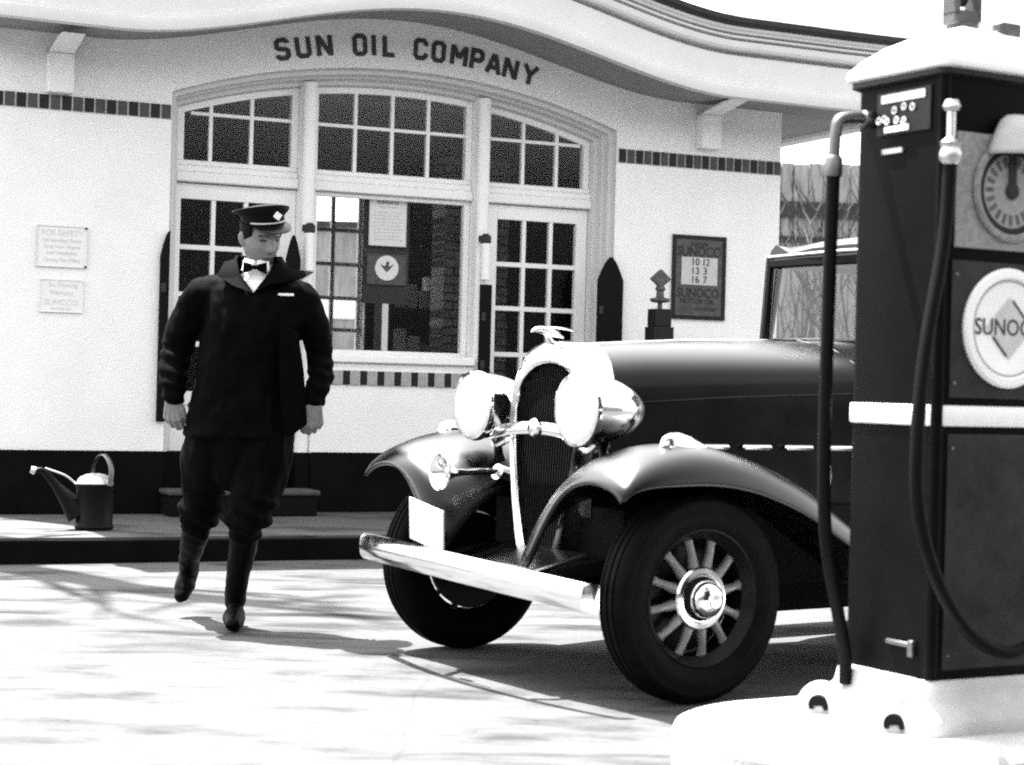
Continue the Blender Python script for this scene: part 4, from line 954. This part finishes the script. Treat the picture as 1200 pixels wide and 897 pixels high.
for q in (1, -1):
    e_ = Matrix.Translation((q * .077, .012, -.008)) @ Matrix.Rotation(q * R(-22), 4, 'Z')
    b.X = HR @ e_; b.ball((0, 0, 0), (.008, .019, .032), 14, 10); b.ball((q * .004, .006, .006), (.006, .017, .024), 12, 8); b.X = Matrix.Identity(4)
b.tube([(.052, .06, 1.40), (.055, .055, 1.50), (.06, .03, 1.57)], [.066, .058, .056], 18)
b.tube([(.01, .07, .92), (.01, .07, 1.05), (.03, .06, 1.25), (.045, .06, 1.40)], [.13, .125, .14, .11], 20, round_ends=True)
for sh, el, wr in (((-.15, .05, 1.40), (-.285, .09, 1.157), (-.282, .02, .965)), ((.215, .055, 1.385), (.312, .10, 1.17), (.304, .025, .955))):
    b.tube([(.045, .06, 1.40), sh, el, wr], [.06, .045, .038, .029], 14, round_ends=True)
legs = {'r': [(-.06, .06, .93), (-.125, .11, .72), (-.18, .19, .48), (-.27, .42, .22)], 'l': [(.085, .05, .93), (.08, .04, .72), (.035, .03, .49), (-.022, .12, .10)]}
for key in legs: b.tube(legs[key], [.085, .075, .052, .036], 14, round_ends=True)
b.tube([(-.270, .44, .21), (-.284, .405, .13)], [.022, .018], 12, round_ends=True); b.tube([(-.02, .13, .055), (-.006, -.0, .045)], [.022, .02], 12, round_ends=True)
def hand(wrist, q, yaw, pitch, curl):
    """q = +1: thumb towards +x; fingers point down, palm towards +y"""
    T = Matrix.Translation(wrist) @ Matrix.Rotation(R(yaw), 4, 'Z') @ Matrix.Rotation(R(pitch), 4, 'X')
    def tp(x, y, z): return T @ Vector((q * x, y, z))
    kn = [(.031, -.004, -.088), (.011, -.008, -.093), (-.011, -.007, -.089), (-.031, -.001, -.080)]
    for i, (x, y, z) in enumerate(kn):
        b.tube([tp(x * .35, .002, .02), tp(x * .6, -.002, -.03), tp(x, y, z)], [.020, .0165, .0118], 12, round_ends=True)
    seg = [(.043, .026, .021), (.047, .029, .022), (.044, .027, .021), (.034, .021, .019)]
    for i, (x, y, z) in enumerate(kn):
        p = Vector((x, y, z)); pts = [p.copy()]; ang = 0; rad = [.0112, .0098, .009, .0075]
        for j, L_ in enumerate(seg[i]):
            ang += R((curl + 4 * i) if j == 0 else (curl * 1.35 if j == 1 else curl * .8))
            p = p + Vector((-.05 * x * 0 + (x * .04), math.sin(ang) * L_, -math.cos(ang) * L_)); pts.append(p.copy())
        b.tube([tp(*v) for v in pts], [r_ * (.9 if i == 3 else 1) for r_ in rad], 12, round_ends=True)
    b.tube([tp(.012, .004, -.012), tp(.040, .004, -.045), tp(.047, .012, -.078), tp(.040, .024, -.103)], [.017, .0145, .0115, .0085], 12, round_ends=True)
hand((-.284, .012, .955), 1, -14, 6, 36)
hand((.303, .015, .945), -1, 22, 4, 42)
me = remesh(b, .0034, 2, .4)
for m_ in ('skin', 'skin_dark', 'eye'): me.materials.append(M[m_])
HI = HR.inverted()
for p in me.polygons:
    c = HI @ p.center
    if abs(c.z) < .13 and abs(c.x) < .09 and -.14 < c.y < -.05:
        fx = abs(c.x)
        if (fx - .031) ** 2 / .013 ** 2 + (c.z - .006) ** 2 / .0055 ** 2 < 1: p.material_index = 2
        elif .014 < fx < .052 and abs(c.z - .026 + (fx - .03) ** 2 * 6) < .0045: p.material_index = 1
        elif fx < .023 and abs(c.z + .069) < .0035: p.material_index = 1
me.name = 'body'; bo = bpy.data.objects.new('body', me); COL.objects.link(bo); bo.parent = MAN
# hair below the cap
k = MB(); rg = []
for i in range(9):
    a = R(-58 + 296 * 0) ; z = .055 - .085 * i / 8; sc = 1.035 - .012 * i
    ring = []
    for j in range(25):
        t = R(62) + R(236) * j / 24; edge = max(0, abs(t - PI) - R(70)) / R(48)
        zz = z if i < 8 else z
        zz = .055 + (z - .055) * (1 - .55 * edge)
        ring.append(HR @ Vector((.078 * sc * math.sin(t), .004 - .098 * sc * math.cos(t), zz)))
    rg.append(ring)
k.loft(rg, False, False); o = k.build('hair', M['hair'], MAN); sd = o.modifiers.new('t', 'SOLIDIFY'); sd.thickness = .006; sd.offset = 1

def folds(me, amp, fx, fz, seed):
    nrm = [v.normal.copy() for v in me.vertices]
    for v, nv in zip(me.vertices, nrm):
        c = v.co; n1 = noise.noise(Vector((c.x * fx + seed, c.y * fx, c.z * fz))); n2 = noise.noise(Vector((c.x * fx * 2.3, c.y * fx * 2.3 + seed, c.z * fz * 2.2 + c.x * 6)))
        v.co = c + nv * amp * (n1 + .55 * n2)
# jacket
k = MB(); rg = []
JR = [(1.478, .05, .06, .07, .072), (1.462, .05, .06, .115, .085), (1.44, .05, .058, .175, .10), (1.41, .05, .055, .21, .118), (1.36, .05, .052, .218, .132), (1.28, .042, .05, .212, .142), (1.18, .018, .055, .202, .148), (1.08, .004, .058, .198, .15),
      (.99, -.008, .06, .205, .152), (.90, -.012, .06, .216, .157), (.84, -.014, .06, .226, .162), (.797, -.014, .06, .232, .166)]
for z, x, y, a, bb in JR:
    rg.append([(x + a * math.copysign(abs(math.cos(t)) ** .8, math.cos(t)), y + bb * math.copysign(abs(math.sin(t)) ** .9, math.sin(t)), z) for t in [2 * PI * j / 40 for j in range(40)]])
k.loft(rg)
k.tube(catmull([(-.10, .055, 1.40), (-.175, .06, 1.375), (-.245, .075, 1.27), (-.286, .09, 1.157), (-.288, .05, 1.06), (-.283, .02, .972)], 4), lerp_list([.075, .082, .072, .067, .062, .052], 4), 18, round_ends=True)
k.tube(catmull([(.19, .055, 1.40), (.238, .06, 1.365), (.282, .08, 1.27), (.312, .10, 1.165), (.314, .06, 1.06), (.304, .03, .968)], 4), lerp_list([.072, .076, .064, .056, .053, .047], 4), 18, round_ends=True)
me = remesh(k, .008, 3)
folds(me, .010, 14, 9, 3.3)
nrm = [v.normal.copy() for v in me.vertices]
for v, nv in zip(me.vertices, nrm):                                 # bunched sleeves
    if (v.co.x < -.22 or v.co.x > .265) and v.co.z < 1.2: v.co += nv * .004 * math.sin(v.co.z * 110 + v.co.x * 30 + 2 * noise.noise(v.co * 9))
bm = bmesh.new(); bm.from_mesh(me); dl = []
for f in bm.faces:
    c = f.calc_center_median()
    if c.z > 1.468 and abs(c.x - .05) < .12: dl.append(f)
    elif c.z > 1.395 and c.y < .06 and abs(c.x - .051) < .070 * (c.z - 1.395) / .075: dl.append(f)
bmesh.ops.delete(bm, geom=dl, context='FACES'); bm.to_mesh(me); bm.free()
JK = link_mesh('jacket', me, M['jacket'], MAN); sd = JK.modifiers.new('cloth', 'SOLIDIFY'); sd.thickness = .006; sd.offset = -1
# collar: standing at the back, spread into wide points
k = MB(); rg = []
for j in range(25):
    t = R(-128) + R(256) * j / 24; q = abs(t) / R(128); sx, sy = math.sin(t), math.cos(t)       # t = 0 at the back
    st = 1 - .35 * q
    rg.append([(.052 + (.070 + r_) * sx, .055 + (.072 + r_) * sy, z) for r_, z in ((.0, 1.455), (.008, 1.50 + .02 * st), (.016, 1.525 + .035 * st), (.026, 1.528 + .035 * st), (.042, 1.51 + .02 * st), (.075 + .01 * q, 1.463))])
k.loft(rg, False, False); o = k.build('collar', M['jacket'], JK); sd = o.modifiers.new('t', 'SOLIDIFY'); sd.thickness = .005
def lap(pts):
    k = MB(); n = len(pts); k.add([Vector(p) for p in pts] + [Vector(p) + Vector((0, .008, .004)) for p in pts], [tuple(range(n))[::-1], tuple(range(n, 2 * n))] + [(i, (i + 1) % n, n + (i + 1) % n, n + i) for i in range(n)])
    o = k.build('lapel', M['jacket'], JK, bevel=.003); return o
lap([(.051, -.082, 1.392), (-.012, -.055, 1.475), (-.030, -.015, 1.535), (-.085, .0, 1.52), (-.105, -.045, 1.462), (-.03, -.090, 1.42)])
lap([(.051, -.082, 1.392), (.108, -.055, 1.478), (.125, -.015, 1.525), (.19, -.03, 1.497), (.292, -.035, 1.486), (.245, -.065, 1.455), (.12, -.092, 1.43)])
k = MB(); pl = [(.165, 1.27), (.235, 1.235), (.262, 1.08), (.272, .95), (.278, .862), (.214, .808), (.182, .87), (.172, 1.05)]
k.prism(pl, lambda a, b_, t: (a, -.115 + (a - .165) * .75 + t + .008 * math.sin(b_ * 16), b_), 0, .008); k.build('open_flap', M['jacket'], JK, bevel=.003)
k = MB(); k.box(.150, .214, -.062, -.052, 1.386, 1.397); k.build('name_bar', M['badge'], JK, bevel=.002)
# shirt front, collar and bow tie
k = MB(); rg = []
for z, a, bb in ((1.33, .18, .118), (1.40, .175, .112), (1.44, .14, .098), (1.465, .09, .082), (1.485, .066, .068), (1.515, .064, .064), (1.535, .066, .066)):
    rg.append([(.051 + a * math.cos(t), .052 + bb * math.sin(t), z) for t in [2 * PI * j / 32 for j in range(32)]])
k.loft(rg, True, False); so = k.build('shirt', M['shirt'], MAN)
k = MB()
for q in (1, -1):
    k.hexa([(.051 + q * .004, -.030, 1.528), (.051 + q * .05, -.008, 1.54), (.051 + q * .058, -.028, 1.488), (.051 + q * .014, -.040, 1.478)], [(.051 + q * .004, -.034, 1.530), (.051 + q * .05, -.012, 1.542), (.051 + q * .058, -.033, 1.488), (.051 + q * .014, -.045, 1.478)])
k.build('shirt_collar', M['shirt'], so)
k = MB()
for q in (1, -1):
    rg = []
    for u in range(6):
        t = u / 5; h = .007 + .017 * t ** .7; rg.append([(.051 + q * (.006 + .042 * t), -.060 + .012 * t + dy, 1.500 - .002 * t + dz * h) for dy, dz in ((-.008, 0), (-.005, .9), (0, 1), (.005, .9), (.006, 0), (.005, -.9), (0, -1), (-.005, -.9))])
    k.loft(rg)
k.ball((.051, -.062, 1.50), (.009, .008, .010), 12, 8); k.build('bow_tie', M['jacket'], MAN)

# breeches
k = MB()
k.tube([(.0, .07, .98), (.005, .065, .90), (.0, .065, .80), (-.01, .07, .70)], [.17, .185, .175, .14], 24, flat=.8, round_ends=True)
k.tube(catmull([(-.06, .06, .90), (-.120, .08, .76), (-.150, .12, .65), (-.178, .17, .53), (-.193, .20, .455), (-.197, .21, .425)], 4), lerp_list([.125, .130, .108, .082, .092, .066], 4), 20, round_ends=True)
k.tube(catmull([(.085, .05, .90), (.095, .04, .76), (.080, .03, .65), (.052, .015, .53), (.028, .02, .455), (.024, .03, .425)], 4), lerp_list([.125, .125, .112, .098, .106, .072], 4), 20, round_ends=True)
me = remesh(k, .008, 3); folds(me, .012, 11, 7, 8.1)
nrm = [v.normal.copy() for v in me.vertices]
for v, nv in zip(me.vertices, nrm):
    if v.co.z < .56: v.co += nv * .008 * math.sin(v.co.z * 75 + v.co.x * 40)
link_mesh('breeches', me, M['breeches'], MAN)
# boots
def boot(shaft, sr, foot, fr):
    k = MB(); k.tube(catmull(shaft, 4), lerp_list(sr, 4), 18, round_ends=True); k.tube(catmull(foot, 4), lerp_list(fr, 4), 16, flat=1.0, round_ends=True)
    me = remesh(k, .006, 4); folds(me, .004, 18, 24, 5.0)
    return me
me = boot([(-.19, .2, .47), (-.222, .27, .36), (-.255, .36, .27), (-.268, .42, .215)], [.062, .058, .046, .043], [(-.268, .475, .232), (-.275, .455, .19), (-.284, .415, .138), (-.291, .385, .098)], [.036, .042, .044, .034])
o = link_mesh('boot', me, M['boot'], MAN)
me = boot([(.03, .03, .49), (.02, .055, .37), (-.008, .095, .22), (-.02, .12, .11)], [.066, .062, .048, .045], [(-.02, .165, .05), (-.016, .10, .055), (-.008, .02, .048), (.0, -.045, .036)], [.038, .042, .047, .034])
for v in me.vertices:
    if v.co.z < .002: v.co.z = .002
link_mesh('boot', me, M['boot'], MAN)

# peaked cap, worn at a slant
PV = HC + Vector((.02, 0, .07))
HK = Matrix.Translation(PV) @ Matrix.Rotation(R(-11), 4, 'Y') @ Matrix.Translation(-PV) @ HR
k = MB(); rg = []; N_ = 40
CZ = .022
for z, a, bb, oy, lift in ((.040, .081, .101, .002, 0), (.052, .0825, .1025, .002, 0), (.080, .084, .104, .002, .002), (.092, .106, .126, .012, .018), (.099, .114, .134, .016, .028), (.105, .112, .132, .016, .033), (.110, .085, .102, .012, .030), (.113, .045, .055, .006, .018), (.114, .005, .006, 0, .008)):
    rg.append([HK @ Vector((a * math.sin(t), oy - bb * math.cos(t), CZ + z * .93 + lift * math.cos(t) * (1 if math.cos(t) > 0 else .75) - lift * .35 * math.sin(t) * -1 * (-1))) for t in [2 * PI * j / N_ for j in range(N_)]])
k.loft(rg); cp = k.build('cap', M['cap'], MAN, angle=60)
k = MB(); rg = []
for j in range(25):
    t = R(-68) + R(136) * j / 24; w_ = math.cos(t / R(68) * PI / 2) ** .6
    c0 = Vector((.0835 * math.sin(t), .002 - .1035 * math.cos(t), .046 + CZ)); ex_ = Vector((math.sin(t) * .3, -math.cos(t), 0)).normalized() * (.052 * w_ + .001)
    rg.append([HK @ (c0), HK @ (c0 + ex_ * .5 + Vector((0, 0, -.007 * w_))), HK @ (c0 + ex_ + Vector((0, 0, -.024 * w_))), HK @ (c0 + ex_ + Vector((0, 0, -.028 * w_))), HK @ (c0 + ex_ * .5 + Vector((0, 0, -.012 * w_))), HK @ (c0 + Vector((0, 0, -.006)))])
k.loft(rg, True, True); k.build('visor', M['visor'], cp)
k = MB(); k.tube([HK @ Vector((.0845 * math.sin(t), .002 - .1045 * math.cos(t), .055 + CZ)) for t in [R(-70) + R(140) * j / 20 for j in range(21)]], .0035, 8); k.build('chin_strap', M['visor_strap'] if 'visor_strap' in M else M['sign_pale'], cp)
k = MB(); k.X = HK @ Matrix.Translation((0, -.112, .085 + CZ)) @ Matrix.Rotation(R(78), 4, 'X'); k.prism([(0, .021), (.022, 0), (0, -.021), (-.022, 0)], lambda a, b_, t: (a, b_, t), .002, .008); k.build('badge', M['badge'], cp, bevel=.003)
# ------------------------------------------------------------ light, sky, camera
EL = R(68); SD = Vector((-.775, .632, 0)).normalized()               # towards the sun, on the ground
sv = SD * math.cos(EL) + Vector((0, 0, math.sin(EL)))
l = bpy.data.lights.new('sun', 'SUN'); l.energy = 4.2; l.angle = R(.53); l.color = (1, 1, 1)
lo = bpy.data.objects.new('sun', l); COL.objects.link(lo); lo.rotation_euler = (-sv).to_track_quat('-Z', 'Y').to_euler(); lo.location = (-10, 12, 20)
W = bpy.data.worlds.new('World'); S.world = W; W.use_nodes = True; N = W.node_tree.nodes; Lk = W.node_tree.links
sky = N.new('ShaderNodeTexSky'); sky.sky_type = 'NISHITA'; sky.sun_disc = False; sky.sun_elevation = EL
sky.sun_rotation = math.atan2(SD.x, SD.y); sky.air_density = 1.0; sky.dust_density = 2.5; sky.ozone_density = 1
bw = N.new('ShaderNodeRGBToBW'); Lk.new(sky.outputs[0], bw.inputs[0]); Lk.new(bw.outputs[0], N['Background'].inputs['Color']); N['Background'].inputs['Strength'].default_value = .15

cam = bpy.data.cameras.new('camera'); co = bpy.data.objects.new('camera', cam); COL.objects.link(co); S.camera = co
cam.sensor_width = 36; cam.lens = 36 * 2167 / 1200; cam.clip_start = .05; cam.clip_end = 2000
PHI, PT = .026, math.atan(4.5 / 2167)
f = Vector((0, math.cos(PT), math.sin(PT))); r0 = Vector((1, 0, 0)); u0 = Vector((0, -math.sin(PT), math.cos(PT)))
rr = r0 * math.cos(PHI) + u0 * math.sin(PHI); uu = -r0 * math.sin(PHI) + u0 * math.cos(PHI)
mw = Matrix((rr, uu, -f)).transposed().to_4x4(); mw.translation = (0, 0, 1.04); co.matrix_world = mw
cam.dof.use_dof = True; cam.dof.focus_distance = 9.0; cam.dof.aperture_fstop = 3.5
S.view_settings.view_transform = 'Standard'; S.view_settings.look = 'None'; S.view_settings.gamma = 1; S.view_settings.exposure = 2.75
S.cycles.max_bounces = 8; S.cycles.diffuse_bounces = 4; S.cycles.glossy_bounces = 4; S.cycles.transparent_max_bounces = 12
S.cycles.use_denoising = False; S.cycles.sample_clamp_indirect = 1.5; S.cycles.caustics_reflective = False; S.cycles.caustics_refractive = False; S.cycles.filter_width = 1.9
